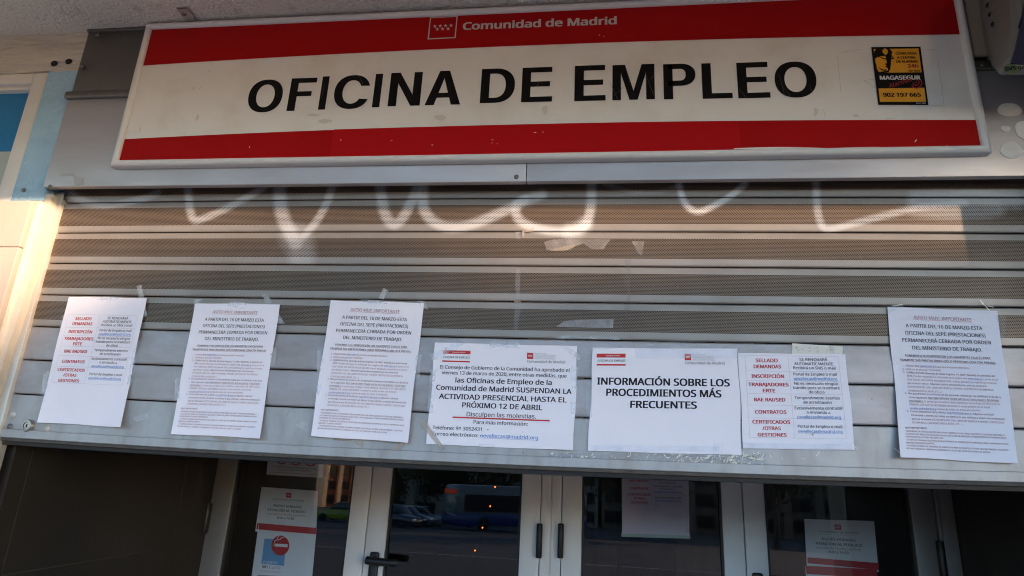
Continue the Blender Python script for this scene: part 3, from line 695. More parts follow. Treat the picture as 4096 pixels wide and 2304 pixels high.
# lettering on the sign, fitted to the measured baselines
def sign_text(text, L, R, captop, m, name, bold=.0, y=SY-.0009, wide=0, par=SIGN):
    """L, R baseline ends and captop = pixel of cap height above L"""
    v, f, adv = glyphs(text, bold, 4, wide); l = P2(*L, y); r = P2(*R, y); c = P2(*captop, y)
    xmin, xmax = v[:, 0].min(), v[:, 0].max(); cap = (c-l).dot(Vector((0, 0, 1)))
    bb = MB(); bb.add([l+(r-l)*((p[0]-xmin)/(xmax-xmin))+Vector((0, -p[2], p[1]*cap)) for p in v], f); return bb
def zs(i, x, y): return (i*1024+x*.53, y*.53)
LT = MB()
def wx(i, x, y): return P2(*zs(i, x, y), SY-.0009).x
def wz(i, x, y): return P2(*zs(i, x, y), SY-.0009).z
def sq_(cx, cy2, rx, ry, a, e=2.25):
    c, s = math.cos(a), math.sin(a); return (cx+rx*math.copysign(abs(c)**(2/e), c), cy2+ry*math.copysign(abs(s)**(2/e), s))
def letter(ch, xl, xr, zb, zc, st, hb):
    """grotesque capital between xl..xr, baseline zb, cap height zc; st = stem, hb = bar thickness (fractions of cap height)"""
    w = (xr-xl)/zc
    def put(pts): LT.poly([(xl+x*zc, SY-.0009, zb+y*zc) for x, y in pts])
    def strip(o, i):
        for k in range(len(o)-1): put([o[k], o[k+1], i[k+1], i[k]])
    if ch == 'I': put([(0, 0), (w, 0), (w, 1), (0, 1)])
    elif ch == 'L': put([(0, 0), (w, 0), (w, hb), (st, hb), (st, 1), (0, 1)])
    elif ch == 'E': put([(0, 0), (w, 0), (w, hb), (st, hb), (st, .5-hb*.42), (w*.92, .5-hb*.42), (w*.92, .5+hb*.58), (st, .5+hb*.58), (st, 1-hb), (w*.98, 1-hb), (w*.98, 1), (0, 1)])
    elif ch == 'F': put([(0, 0), (st, 0), (st, .44), (w*.86, .44), (w*.86, .44+hb), (st, .44+hb), (st, 1-hb), (w, 1-hb), (w, 1), (0, 1)])
    elif ch == 'N': put([(0, 0), (st, 0), (st, .68), (w-st*1.12, 0), (w, 0), (w, 1), (w-st, 1), (w-st, .33), (st*1.14, 1), (0, 1)])
    elif ch == 'M': put([(0, 0), (st*.92, 0), (st*.92, .76), (w/2-st*.44, 0), (w/2+st*.44, 0), (w-st*.92, .76), (w-st*.92, 0), (w, 0), (w, 1), (w-st*1.38, 1), (w/2, .25), (st*1.38, 1), (0, 1)])
    elif ch == 'A':
        put([(0, 0), (st*1.08, 0), (st*1.08+w*.075, .21), (w-st*1.08-w*.075, .21), (w-st*1.08, 0), (w, 0), (w/2+st*.56, 1), (w/2, 1), (w/2, .80), (w/2-(w*.5-st*1.08-w*.128), .35), (w/2, .35), (w/2+(w*.5-st*1.08-w*.128), .35), (w/2, .80), (w/2, 1), (w/2-st*.56, 1)] if False else [(0, 0), (st*1.08, 0), (w*.5, .78), (w*.5, 1), (w/2-st*.58, 1)])
        put([(w, 0), (w-st*1.08, 0), (w*.5, .78), (w*.5, 1), (w/2+st*.58, 1)])
        xa_ = st*1.08+(w*.5-st*1.08)*(.21/.78); xb_ = st*1.08+(w*.5-st*1.08)*((.21+hb*.95)/.78); put([(xa_, .21), (w-xa_, .21), (w-xb_, .21+hb*.95), (xb_, .21+hb*.95)])
    elif ch == 'O':
        A = [2*math.pi*k/64 for k in range(65)]; strip([sq_(w/2, .5, w/2, .52, a) for a in A], [sq_(w/2, .5, w/2-st*1.05, .52-hb*1.08, a, 2.1) for a in A])
    elif ch == 'C':
        o, i = [], []
        ao, bo = .30, -.42; ai, bi = .50, -.62
        for k in range(61):
            t = k/60; a = ao+(2*math.pi+bo-ao)*t; a2 = ai+(2*math.pi+bi-ai)*t
            o.append(sq_(w*.52, .5, w*.52, .52, a)); i.append(sq_(w*.52, .5, w*.52-st*1.05, .52-hb*1.08, a2, 2.1))
        strip(o, i)
    elif ch == 'D':
        A = [-math.pi/2+math.pi*k/40 for k in range(41)]; k0 = w*.42
        strip([(0, 0)]+[sq_(k0, .5, w-k0, .5, a) for a in A]+[(0, 1)], [(st, hb)]+[sq_(k0, .5, w-k0-st*1.05, .5-hb, a) for a in A]+[(st, 1-hb)]); put([(0, 0), (st, hb), (st, 1-hb), (0, 1)])
    elif ch == 'P':
        A = [-math.pi/2+math.pi*k/32 for k in range(33)]; k0 = w*.52; yc, ry = .685, .315
        strip([(st*.5, yc-ry)]+[sq_(k0, yc, w-k0, ry, a) for a in A]+[(st*.5, 1)], [(st*.5, yc-ry+hb)]+[sq_(k0, yc, w-k0-st*1.05, ry-hb, a) for a in A]+[(st*.5, 1-hb)]); put([(0, 0), (st, 0), (st, 1), (0, 1)])
for ch, l, r, top in (('O', (0, 1877, 720), (1, 205, 690), (1, 95, 605)), ('F', (1, 229, 838), (1, 466, 580), (1, 275, 592)), ('I', (1, 467, 828), (1, 520, 825), (1, 508, 577)), ('C', (1, 587, 725), (1, 850, 690), (1, 740, 572)), ('I', (1, 874, 810), (1, 930, 807), (1, 907, 558)),
                   ('N', (1, 992, 803), (1, 1235, 797), (1, 1025, 551)), ('A', (1, 1271, 795), (1, 1540, 787), (1, 1440, 534)), ('D', (1, 1688, 779), (2, 22, 640), (1, 1707, 521)), ('E', (2, 68, 772), (2, 301, 767), (2, 78, 512)), ('E', (2, 470, 764), (2, 706, 758), (2, 478, 497)),
                   ('M', (2, 758, 757), (2, 1079, 750), (2, 757, 492)), ('P', (2, 1147, 750), (2, 1385, 580), (2, 1141, 485)), ('L', (2, 1440, 746), (2, 1667, 742), (2, 1427, 479)), ('E', (2, 1709, 743), (3, 20, 738), (2, 1691, 474)), ('O', (3, 50, 592), (3, 365, 600), (3, 195, 470))):
    xl, xr = wx(*l), wx(*r); k = {'O': 0}.get(ch, 1)
    base = {0: None}
    zb = wz(1, 229, 838) if l[0] < 1 or (l[0] == 1 and l[1] < 300) else (wz(*l) if ch not in 'OC' else None)
    if ch == 'C': zb = (wz(1, 520, 825)+wz(1, 874, 810))/2
    if ch == 'O' and l[0] == 3: zb = wz(2, 1709, 743)
    letter(ch, xl, xr, zb, wz(*top)-zb, .222, .148)
LT.build('black_lettering', M_BLACK, SIGN)
def zc(x, y): return (1690+x*.31444, 40+y*.31444)
q = sign_text('Comunidad de Madrid', zc(510, 253), zc(2470, 180), zc(512, 160), None, '', bold=.038); q.build('cream_lettering', M_CREAM, SIGN)
e = MB(); yy = SY-.0010
def fquad(o, i):
    for k in range(4): e.add([P2(*zc(*p), yy) for p in (o[k], o[(k+1) % 4], i[(k+1) % 4], i[k])], [[0, 1, 2, 3]])
fquad([(97, 93), (448, 74), (420, 356), (64, 375)], [(107, 104), (434, 87), (408, 345), (82, 361)])
H = hom([(97, 93), (448, 74), (420, 356), (64, 375)], [(0, 0), (1, 0), (1, 1), (0, 1)]); Hn = np.linalg.inv(H)
for x, y in ((158, 207), (226, 203), (294, 199), (363, 196), (187, 244), (255, 241), (325, 238)):
    e.poly([P2(*zc(*p), yy) for p in star((x, y), 25)])
e.build('star_emblem', M_CREAM, SIGN)
# raised ghost of the old lettering under the film patch
q = sign_text('CONSEJERÍA DE EDUCACIÓN Y EMPLEO', (1352, 594), (2845, 566), (1352, 545), None, '', bold=0, y=SY-.0013)
g = MB(); g.add([(v[0], v[1], v[2]) for v in q.v], q.f); g.build('ghost_lettering', mat('film over old lettering', (.45, .004, .0062), .29, spec=.15), SIGN)
# chips and scratches
b = MB(); rnd = random.Random(11)
for px, py, l, a in ((1363, 560, 9, 40), (1566, 562, 8, 0), (1729, 580, 9, 3), (1970, 559, 9, -20), (1968, 572, 6, -10), (2140, 530, 12, 8), (2172, 528, 7, 70), (998, 588, 10, 60), (3663, 563, 14, -60), (3790, 585, 12, 10), (2398, 140, 7, 50), (2415, 146, 7, 60), (1990, 575, 5, 0)):
    c = P2(px, py, SY-.0016); L = l*.00034; a = math.radians(a); d = Vector((math.cos(a), 0, -math.sin(a))); n = Vector((math.sin(a), 0, math.cos(a)))
    b.poly([c-d*L, c-d*L*.2+n*L*.35, c+d*L, c+d*L*.3-n*L*.3])
b.build('film_chip', M_CHIP, SIGN)
b = MB()
for (xa_, ya_), (xb_, yb_) in (((2440, 330), (2470, 395)), ((2455, 385), (2490, 350)), ((2580, 290), (2615, 380)), ((2500, 265), (2520, 330)), ((2950, 345), (2985, 392)), ((3115, 290), (3140, 385)), ((3130, 345), (3165, 390)), ((3235, 335), (3250, 370)), ((1436, 300), (1452, 338)), ((1300, 330), (1286, 390)), ((2600, 320), (2617, 300)), ((2156, 320), (2150, 345))):
    p, q = P2(xa_, ya_, SY-.0014), P2(xb_, yb_, SY-.0014); d = (q-p).normalized(); n = Vector((-d.z, 0, d.x))*.0005
    b.poly([p-n*.3, q-n, q+n, p+n*.3])
b.build('scratch', mat('scratch', (.09, .08, .07), .6), SIGN)
# dirt marks and lifted film edge
b = MB()
for px, py, w, h in ((3263, 448, 20, 38), (3425, 463, 22, 14), (560, 520, 8, 40), (790, 470, 16, 34), (775, 352, 10, 18), (800, 352, 8, 18), (838, 283, 8, 14), (1300, 485, 60, 20), (1760, 470, 60, 30), (2180, 440, 24, 50), (1250, 460, 60, 16)):
    c = P2(px, py, SY-.0005); sx, sz = w*.00026, h*.00026; pts = [(c.x+sx*(1+.35*rnd.uniform(-1, 1))*math.cos(a), SY-.0005, c.z+sz*(1+.35*rnd.uniform(-1, 1))*math.sin(a)) for a in [2*math.pi*i/12 for i in range(12)]]
    b.poly(pts)
b.build('grime_mark', mat('grime', (.67, .62, .55), .6), SIGN)
b = MB()
for xs_, xe in ((2935, 3315), (3320, 3660)):
    n = 16; pts = [P2(xs_+(xe-xs_)*i/n, 593-5*math.sin(math.pi*i/n), SY-.0016) for i in range(n+1)]+[P2(xe-(xe-xs_)*i/n, 597, SY-.0016) for i in range(n+1)]
    b.poly(pts)
b.build('lifted_edge', M_WHITESIGN, SIGN)
b = MB()
zb_ = Zs-.006
q = [PZ(px, py, zb_) for px, py in ((706, 34), (747, 32), (782, 82), (738, 84))]
for v in q[2:]: v.y = max(v.y, SY+.004)
b.poly(q, .0025, (0, 0, 1)); b.poly([q[0], q[1], q[1]+Vector((0, 0, .012)), q[0]+Vector((0, 0, .012))], .002)
BK = b.build('mounting_bracket', M_RAIL, SIGN)
b = MB(); b.lathe(PZ(735, 55, zb_-.0003), (0, 0, -1), [(.006, 0), (.005, .003), (.002, .004)], 12); b.build('bolt', M_SCREW, BK)

# ------------------------------------------------------------------ alarm company sticker on the sign
zk = lambda p: (3460+p[0]*.18629, 170+p[1]*.18633)
SQK = [zk(p) for p in ((135, 98), (1190, 88), (1363, 1342), (287, 1337))]
pg = Page(SQK, SY-.0014)
srcq = [(135, 98), (1190, 88), (1363, 1342), (287, 1337)]
STK = thing('alarm_sticker', pg.uv(.5, .5), 'amber and black alarm sticker with a capped guard, stuck at the end of the sign', 'sticker')
bb = pg.sheet(2, 2, .0003); bb.build('sticker_film', M_BLACK, STK)
def sh(pts, key, eps): pg.shape(pts, key, srcq, SQK, eps)
sh([(180, 140), (1150, 127), (1218, 640), (560, 648), (262, 632)], 'y', .0002)
sh([(290, 985), (1275, 970), (1310, 1272), (322, 1274)], 'y', .0002)
# guard: cap, shadow side of the face, collar, then amber lights
sh([(200, 185), (262, 120), (510, 118), (590, 205), (565, 262), (632, 343), (555, 362), (455, 368), (380, 352), (318, 308), (262, 312), (235, 345), (205, 335), (195, 250)], 'k', .0004)
sh([(455, 340), (560, 350), (556, 470), (540, 595), (510, 606), (520, 640), (300, 640), (430, 612), (490, 600), (495, 555), (470, 540), (440, 520), (430, 505), (470, 490), (430, 470), (428, 455), (470, 445)], 'k', .0004)
sh([(165, 330), (205, 335), (215, 430), (240, 460), (255, 560), (300, 640), (215, 640), (185, 480)], 'k', .0004)
sh([(298, 520), (330, 555), (390, 580), (460, 575), (460, 605), (400, 606), (350, 590), (315, 560)], 'k', .0005)
sh([(370, 165), (425, 122), (490, 160), (490, 220), (450, 272), (400, 240), (375, 200)], 'y2', .0006)
sh([(318, 292), (430, 288), (455, 325), (440, 340), (390, 335)], 'y2', .0006)
sh([(560, 300), (600, 325), (575, 335)], 'y2', .0006)
def tx(t, L, R, cap, key, bold=.03, eps=.0006): pg.line([(t, key, bold, False)], L, R, cap, srcq, SQK, 2, eps)
tx('CONECTADA', (660, 262), (1110, 258), 52, 'k2', .04); tx('A CENTRAL', (690, 348), (1105, 345), 52, 'k2', .04); tx('DE ALARMAS', (672, 434), (1148, 430), 52, 'k2', .04)
tx('24h', (920, 542), (1155, 538), 80, 'r', .045); tx('On line', (935, 630), (1185, 626), 42, 'k2', .035)
tx('MAGASEGUR', (315, 800), (1190, 795), 88, 'w', .05)
tx('Alarmas', (520, 985), (1015, 820), 95, 'r', .02, .0008); tx('902 197 665', (392, 1165), (1208, 1163), 85, 'k2', .045)
tx('D.G.P. 2003', (1100, 1315), (1308, 1315), 26, 'w', .02)
for r_, cx, cy2 in ((120, 1108, 875), (82, 1090, 850), (48, 1070, 835)):
    o_ = ell((cx, cy2), r_, r_*.95, 22, -.9, 2.9); i_ = ell((cx-3, cy2-4), r_*.84, r_*.80, 22, -.9, 2.9)
    for k in range(21): sh([o_[k], o_[k+1], i_[k+1], i_[k]], 'r', .0007)
pg.finish(STK, {'y': ('amber_panel', M_YEL), 'k': ('guard_figure', M_BLACK), 'y2': ('guard_highlight', M_YEL), 'k2': ('black_text', M_BLACK), 'r': ('red_text', M_SRED), 'w': ('white_text', M_SWHITE)})
# outlines of an older sticker
b = MB()
def hair(a, c, w=.0006, y=SY-.0005, bb=b):
    p, q = P2(*a, y), P2(*c, y); d = (q-p).normalized(); n = Vector((-d.z, 0, d.x))*w/2; bb.poly([p-n, q-n, q+n, p+n])
for a, c in (((3350, 222), (3364, 372)), ((3364, 210), (3440, 197)), ((3700, 197), (3732, 198)), ((3752, 240), (3776, 420)), ((3294, 438), (3302, 465)), ((3545, 474), (3590, 471)), ((3456, 322), (3500, 352)), ((3455, 322), (3500, 316)), ((3715, 420), (3780, 424))): hair(a, c)
b.build('glue_outline', mat('glue outline', (.42, .39, .36), .7), SIGN)

# ------------------------------------------------------------------ siren box at the upper right
SIR = thing('alarm_siren', (.95, FY, 2.6), 'grey plastic alarm siren box with dark lens above the filler patches', 'siren')
yf, yb = -.165, FY+.001
F = [P2(px, py, yf) for px, py in ((4028, -90), (4040, 40), (4040, 120), (4026, 205), (4012, 245), (3992, 268), (3990, 285), (3998, 297), (4012, 301))]
Bk = [P2(px, py, yb-.006) for px, py in ((3905, -60), (3915, 30), (3924, 100), (3935, 165), (3948, 215), (3962, 250), (3966, 262), (3975, 270), (3990, 275))]
xc = .965
def mirr(l): return l+[Vector((2*xc-p.x, p.y, p.z)) for p in reversed(l)]
Fm, Bm = mirr(F), mirr(Bk)
def shrink(l, dx, dz, y):
    return [Vector((p.x+(dx if p.x < xc else -dx), y, p.z+dz)) for p in l]
b = MB(); rings = [[Vector((p.x, yb, p.z)) for p in Bm], Bm, Fm, shrink(Fm, .006, .004, yf-.010), shrink(Fm, .013, .008, yf-.014)]
n = len(Fm)
for i in range(len(rings)-1): b.add(rings[i]+rings[i+1], [[k, (k+1) % n, n+(k+1) % n, n+k] for k in range(n)], True)
b.add(rings[-1], [list(range(n))]); b.add(rings[0], [list(range(n))[::-1]])
SB = b.build('siren_body', M_SIREN, SIR)
yl = yf-.0165
b = MB(); lp = [P2(px, py, yl) for px, py in ((4100, 0), (4085, 90), (4066, 180), (4045, 248), (4046, 253), (4090, 256))]; lp = mirr(lp); b.poly(lp, .006); b.build('siren_lens', M_LENS, SIR)
b = MB()
for r_ in range(9):
    for c_ in range(2):
        p = P2(4086+c_*9-r_*2.0+4, 62+r_*6+c_*2, yf-.0145); b.lathe(p, (0, -1, 0), [(.0012, -.001), (.0012, .0004)], 8)
b.build('speaker_hole', M_HOLE, SIR)
def side_pt(px, py):
    """point on the side of the siren body, between front and back outline"""
    d = (RGT*((px-2048)/CAM_F)+UPV*(-(py-1152)/CAM_F)+FWD)
    best = None
    for i in range(len(F)-1):
        for tri in ((F[i], F[i+1], Bk[i+1]), (F[i], Bk[i+1], Bk[i])):
            from mathutils.geometry import intersect_ray_tri
            h = intersect_ray_tri(tri[0], tri[1], tri[2], d, CAM_POS, True)
            if h: best = h
    return best
for px, py in ((3955, 21), (3965, 58), (3976, 96)):
    tip, base = side_pt(px+34, py-30), side_pt(px, py)
    if tip is None or base is None: continue
    d = (tip-base); nrm = Vector((-1, -.6, 0)).normalized(); w = d.cross(nrm).normalized()*.006
    b = MB(); pts = [base-w*.9-d*.12, base-d*.25, base+w*.9-d*.12, base+d*.35+w*.9, tip, base+d*.35-w*.7]
    b.poly([p+nrm*.0016 for p in pts]); b.build('vent_slot', mat('vent shade', (.20, .19, .17), .7), SIR)
    b = MB(); b.lathe(base+nrm*.002, nrm, [(.0055, 0), (.0052, .0006)], 14); b.build('vent_hole', M_HOLE, SIR)
q = sign_text('SVS', (4022, 285), (4066, 278), (4025, 270), None, '', bold=.05, y=yf-.0150); q.build('maker_text', M_BLACK, SIR)
q = sign_text('948', (4073, 282), (4120, 275), (4075, 265), None, '', bold=.02, y=yf-.0150); q.build('number_text', M_BLACK, SIR)
b = MB(); c = P2(4046, 277, yf-.0146); o_ = ell((c.x, c.z), .0135, .0115, 24)
b.poly([(x, yf-.0146, z) for x, z in o_]); b.build('logo_disc', M_LOGOG, SIR)
b = MB(); b.box(.80, .86, FY-.012, FY, 2.50, 2.68, .004); b.build('sealant', mat('old sealant', (.33, .29, .23), .8, bump=.002, bscale=50), SIR)
# ------------------------------------------------------------------ notices taped to the shutter
INK = {'n': ('brown_text', M_INKN), 'k': ('black_text', M_INK), 'g': ('grey_text', M_INKG), 'l': ('pale_text', M_INKL), 'r': ('red_text', M_INKR), 'b': ('link_text', M_INKB), 'p': ('web_link', M_INKP), 't': ('table_rule', M_LINE), 'R': ('red_logo', M_INKR), 'w': ('logo_text', M_TABLEW),
       'B': ('blue_square', M_INKB), 'C': ('red_disc', M_INKR), 'W': ('cigarette', M_TABLEW)}
def wave(a, ph, top=.0006):
    a *= 1.7
    return lambda u, v: .0006+.0065*max(0, v-.78)/.22*abs(2*u-1)**3*(.6+.4*math.sin(ph*3))+top+a*(1-math.exp(-6*v))*(.5+.5*math.sin(5.5*v+ph+1.3*u))*(.4+.6*abs(2*u-1))+.0010*math.sin(9*u+4*v+ph)+.0010*math.sin(17*v+2*u+ph)
def tape(par, pts, m=None, y=-.0042, name='tape_strip'):
    """strip of clear tape: four corners in photograph pixels"""
    bb = MB(); nu, nv = 8, 8; rn = random.Random(int(pts[0][0]*7+pts[0][1]))
    def bl(u, v): return tuple((pts[0][k]*(1-u)+pts[1][k]*u)*(1-v)+(pts[3][k]*(1-u)+pts[2][k]*u)*v for k in (0, 1))
    vs = [P2(*bl(i/nu, j/nv), y+rn.uniform(-.0003, .0003)) for j in range(nv+1) for i in range(nu+1)]
    bb.add(vs, [[j*(nu+1)+i, j*(nu+1)+i+1, (j+1)*(nu+1)+i+1, (j+1)*(nu+1)+i] for j in range(nv) for i in range(nu)], True)
    return bb.build(name, m or M_TAPE, par)
Z1 = Z(130, 1120, .42785); Z3a = Z(0, 1150, .51769); Z3 = Z(1024, 1150, .51769); Z3c = Z(2048, 1150, .51769); Z3d = Z(3072, 1150, .51769)
Z4 = Z(1680, 1340, .33132); Z5 = Z(2330, 1350, .43090); Z8 = Z(3500, 1200, .48298); Z7 = Z(2048, 700, .41407)

AV8 = [(103, 58), (1012, 90), (1185, 1353), (212, 1303)]
def A(t, L, R, cap, **k): AVISO.append((t, L, R, cap))
AVISO = []
K = lambda s: [(s, 'k', .012, False)]
A([('AVISO MUY  IMPORTANTE', 'g', -.004, 'r')], (319, 155), (803, 178), 27)
A(K('A PARTIR DEL 16 DE MARZO ESTA'), (256, 225), (890, 250), 30)
A(K('OFICINA DEL SEPE (PRESTACIONES)'), (249, 285), (918, 310), 30)
A(K('PERMANECERÁ CERRADA POR ORDEN'), (222, 345), (964, 368), 30)
A(K('DEL MINISTERIO DE TRABAJO.'), (307, 408), (892, 428), 30)
A([('PONEMOS A SU DISPOSICIÓN LOS SIGUIENTES CAUCES PARA', 'k', .012, 'r')], (248, 468), (956, 491), 18)
A([('TRAMITAR SUS PRESTACIONES (SÓLO PERSONAS CON CITA PREVIA):', 'k', .012, 'r')], (206, 503), (1002, 531), 18)
G = lambda s: (s, 'g', 0, False)
Bk_ = lambda s: (s, 'n', .010, False)
PL = lambda s: (s, 'p', 0, True)
A([G('1.  PÁGINA WEB '), PL('WWW.SEPE.ES'), G(' para la tramitación telemática')], (226, 551), (783, 571), 15)
A([G('2.  Teléfono de atención 910504598')], (228, 579), (545, 591), 15)
A([Bk_('3.  CORREO POSTAL (Avenida de Santa Eugenia, 14, 28031 Madrid) a la atención del')], (233, 606), (993, 638), 15)
A([Bk_('SEPE.'), G(' Pueden descargar las solicitudes en la página web '), PL('www.sepe.es'), G(' o poner en un')], (266, 635), (1020, 668), 15)
A([G('folio TODOS SUS DATOS (incluyendo DNI, cuenta del banco) y especificar el trámite')], (268, 665), (1011, 697), 15)
A([G('que desean realizar. '), Bk_('Adjunten toda la documentación que sea necesaria')], (268, 694), (925, 721), 15)
A([G('(FOTOCOPIA DEL DNI, LIBRO DE FAMILIA, PADRÓN, CERTIFICADO DE EMPRESA,')], (269, 725), (985, 753), 15)
A([G('CONVENIO REGULADOR, ETC...)')], (272, 757), (553, 768), 15)
A([Bk_('4.  Nos pondremos en contacto con las personas citadas por vía telefónica el día de la')], (248, 779), (1043, 812), 15)
A([Bk_('cita o siguientes. '), ('MUY IMPORTANTE TENER DATOS ACTUALIZADOS Y TELÉFONO', 'n', .01, True)], (281, 812), (1028, 842), 15)
A([('DISPONIBLE.', 'n', .01, True), G(' Si tienen que modificar datos (teléfono, domicilio) o SE TRATA DE LA')], (283, 843), (1037, 870), 15)
A([G('PRIMERA VEZ QUE SE INSCRIBEN contacten lo antes posible con el email')], (285, 872), (953, 896), 15)
A([PL('oevallecas@madrid.org'), G(' facilitando todos los datos actualizados.')], (289, 903), (880, 922), 15)
A([Bk_('5.  Correo electrónico de la oficina  '), PL('bop2807955@sepe.es'), Bk_(' Adjunten solicitud')], (265, 927), (984, 957), 15)
A([Bk_('escaneada o escrito con todos sus datos y lo que solicitan y toda la documentación')], (300, 959), (1077, 993), 15)
A([Bk_('que sea necesaria '), G('(FOTOCOPIA DEL DNI, LIBRO DE FAMILIA, PADRÓN, CERTIFICADO')], (304, 990), (1072, 1024), 15)
A([G('DE EMPRESA, CONVENIO REGULADOR, ETC...)')], (307, 1021), (725, 1036), 15)
A([Bk_('MUY IMPORTANTE')], (251, 1064), (431, 1070), 15)
A([Bk_('-ASEGÚRENSE DE QUE LAS SOLICITUDES VAYAN COMPLETAS CON TODOS SUS DATOS Y TELÉFONO DISPONIBLE Y')], (252, 1090), (1081, 1127), 12)
A([Bk_('LA CUENTA DEL BANCO ACTUALIZADA YA QUE CON EL FIN DE AGILIZAR LA TRAMITACIÓN DE EXPEDIENTES NO SE')], (254, 1114), (1090, 1150), 12)
A([Bk_('ATENDERÁN SOLICITUDES INCOMPLETAS.')], (254, 1137), (568, 1150), 12)
A([Bk_('- SI VIENE DE TRABAJAR ASEGÚRESE DE FACILITARNOS EL CERTIFICADO DE EMPRESA O QUE LA EMPRESA LO HAYA')], (257, 1162), (1106, 1200), 12)
A([Bk_('REMITIDO TELEMÁTICAMENTE.')], (258, 1187), (495, 1195), 12)
A([Bk_('- LAS RENOVACIONES DE DEMANDA SE HARÁN DE FORMA AUTOMÁTICA. SI TIENE QUE INSCRIBIRSE Y LOS DATOS')], (260, 1210), (1106, 1250), 12)
A([Bk_('NO HAN VARIADO LE HAREMOS LA DEMANDA DE OFICIO SIN TENER QUE VENIR A LA OFICINA')], (261, 1234), (957, 1268), 12)

TABQ = [(1506, 165), (2375, 178), (2453, 942), (1553, 927)]
TABLE = []
for t, L, R in (('SELLADO', (1607, 228), (1815, 230)), ('DEMANDAS', (1587, 285), (1845, 287)), ('INSCRIPCIÓN', (1569, 374), (1876, 377)), ('TRABAJADORES', (1541, 451), (1916, 454)), ('ERTE', (1672, 509), (1792, 511)),
                ('BAE RAI/SED', (1590, 592), (1886, 595)), ('CONTRATOS', (1601, 706), (1895, 709)), ('CERTIFICADOS', (1577, 798), (1930, 802)), ('/OTRAS', (1672, 858), (1843, 860)), ('GESTIONES', (1625, 918), (1897, 921))):
    TABLE.append(([(t, 'r', .032, False)], L, R, 33))
for t, L, R, lk in (('SE RENOVARÁ', (2013, 217), (2275, 220), 0), ('AUTOMÁTICAMENTE', (1967, 256), (2330, 259), 0), ('Recibirá un SMS o mail', (1955, 294), (2352, 298), 0), ('Portal de Empleo o mail', (1955, 352), (2363, 356), 0), ('oevallecas@madrid.org', (1961, 394), (2368, 397), 1),
                ('No es necesario ningún', (1963, 438), (2374, 443), 0), ('trámite pues se tramitará', (1955, 478), (2389, 482), 0), ('de oficio', (2100, 519), (2250, 521), 0), ('Temporalmente exentos', (1970, 572), (2392, 576), 0), ('de acreditación', (2050, 613), (2317, 616), 0),
                ('Exclusivamente contrat@', (1967, 667), (2415, 671), 0), ('o enviando a', (2081, 706), (2303, 710), 0), ('oevallecas@madrid.org', (1993, 750), (2403, 754), 1), ('Portal de Empleo o mail', (1997, 837), (2415, 842), 0), ('oevallecas@madrid.org', (2002, 882), (2417, 887), 1)):
    TABLE.append(([(t, 'b' if lk else 'k', .008, bool(lk))], L, R, 27))
def table(pg, dst):
    for segs, L, R, cap in TABLE: pg.line(segs, L, R, cap, TABQ, dst, 2)
    def ln(a, c, w=2.0):
        n = 8
        for i in range(n):
            p = (a[0]+(c[0]-a[0])*i/n, a[1]+(c[1]-a[1])*i/n); q = (a[0]+(c[0]-a[0])*(i+1)/n, a[1]+(c[1]-a[1])*(i+1)/n)
            d = np.array([q[0]-p[0], q[1]-p[1]], float); d /= np.linalg.norm(d); nn = np.array([-d[1], d[0]])*w/2
            pg.shape([np.array(p)-nn, np.array(q)-nn, np.array(q)+nn, np.array(p)+nn], 't', TABQ, dst, .0004)
    for a, c in (((1506, 165), (2375, 178)), ((1518, 310), (2390, 319)), ((1523, 400), (2395, 408)), ((1530, 520), (2415, 529)), ((1538, 625), (2425, 636)), ((1545, 745), (2435, 757)), ((1553, 927), (2453, 942)),
                 ((1506, 165), (1553, 927)), ((1908, 170), (1970, 935)), ((2375, 178), (2453, 942))): ln(a, c)

def notice(name, quad, label, cat, group, y0, bulge, nu=14, nv=20, m=None, thick=.0004):
    pg = Page(quad, y0, bulge); t = thing(name, pg.uv(.5, 1), label, cat, group)
    ph = quad[0][0]*.01; e_ = (lambda u, v: (.007*math.sin(6.2*v+ph)*(2*u-1)**2*math.sin(math.pi*v), .0035*math.sin(5.5*u+ph)*(2*v-1)**2*math.sin(math.pi*u)))
    pg.sheet(nu, nv, thick, e_).build('paper_sheet', m or M_PAPER, t); return pg, t
GN = 'paper notices taped to the shutter'
# three copies of the long notice
AVQ = [(Z3a((1508, 122))+Z3((185, 130), (28, 1167))+Z3a((1320, 1132)), wave(.004, .4), 'long typed notice second from the white pilaster, slanting tape at its upper corner'),
       (Z3((577, 98), (1297, 122), (1174, 1200), (424, 1147)), wave(.0045, 1.6), 'long typed notice directly beside the sheet with the red underline'),
       (Z8(*AV8), wave(.0035, 2.9), 'long typed notice hanging alone below the end of the sign with the amber sticker')]
AVT = []
for q, bf, lab in AVQ:
    pg, t = notice('long_notice', q, lab, 'notice', GN, -.0022, bf)
    for segs, L, R, cap in AVISO: pg.line(segs, L, R, cap, AV8, q, 1)
    pg.finish(t, INK); AVT.append(t)
# portrait table notice
q1 = Z1((340, 157), (1070, 170), (820, 1375), (42, 1332))
pg, t = notice('table_notice', q1, 'portrait notice with a red and black table, nearest the white pilaster', 'notice', GN, -.0022, wave(.0045, .2))
table(pg, Z1((340, 320), (980, 335), (840, 985), (180, 957))); pg.finish(t, INK)
for c in (((972, 55), (1020, 48), (1076, 345), (1030, 350)), ((280, 328), (318, 325), (262, 600), (222, 605)), ((128, 850), (165, 855), (125, 1050), (85, 1045)), ((955, 560), (1000, 565), (905, 1050), (872, 1045)), ((460, 152), (830, 158), (828, 190), (462, 186))): tape(t, Z1(*c))
tape(t, Z1((90, 1310), (200, 1330), (235, 1362), (160, 1350)), M_CRINKLE); tape(t, Z1((520, 1368), (850, 1378), (848, 1392), (540, 1384)), M_TAPE2); tape(t, Z1((100, 870), (150, 880), (75, 1320), (55, 1300)), M_TAPE2)
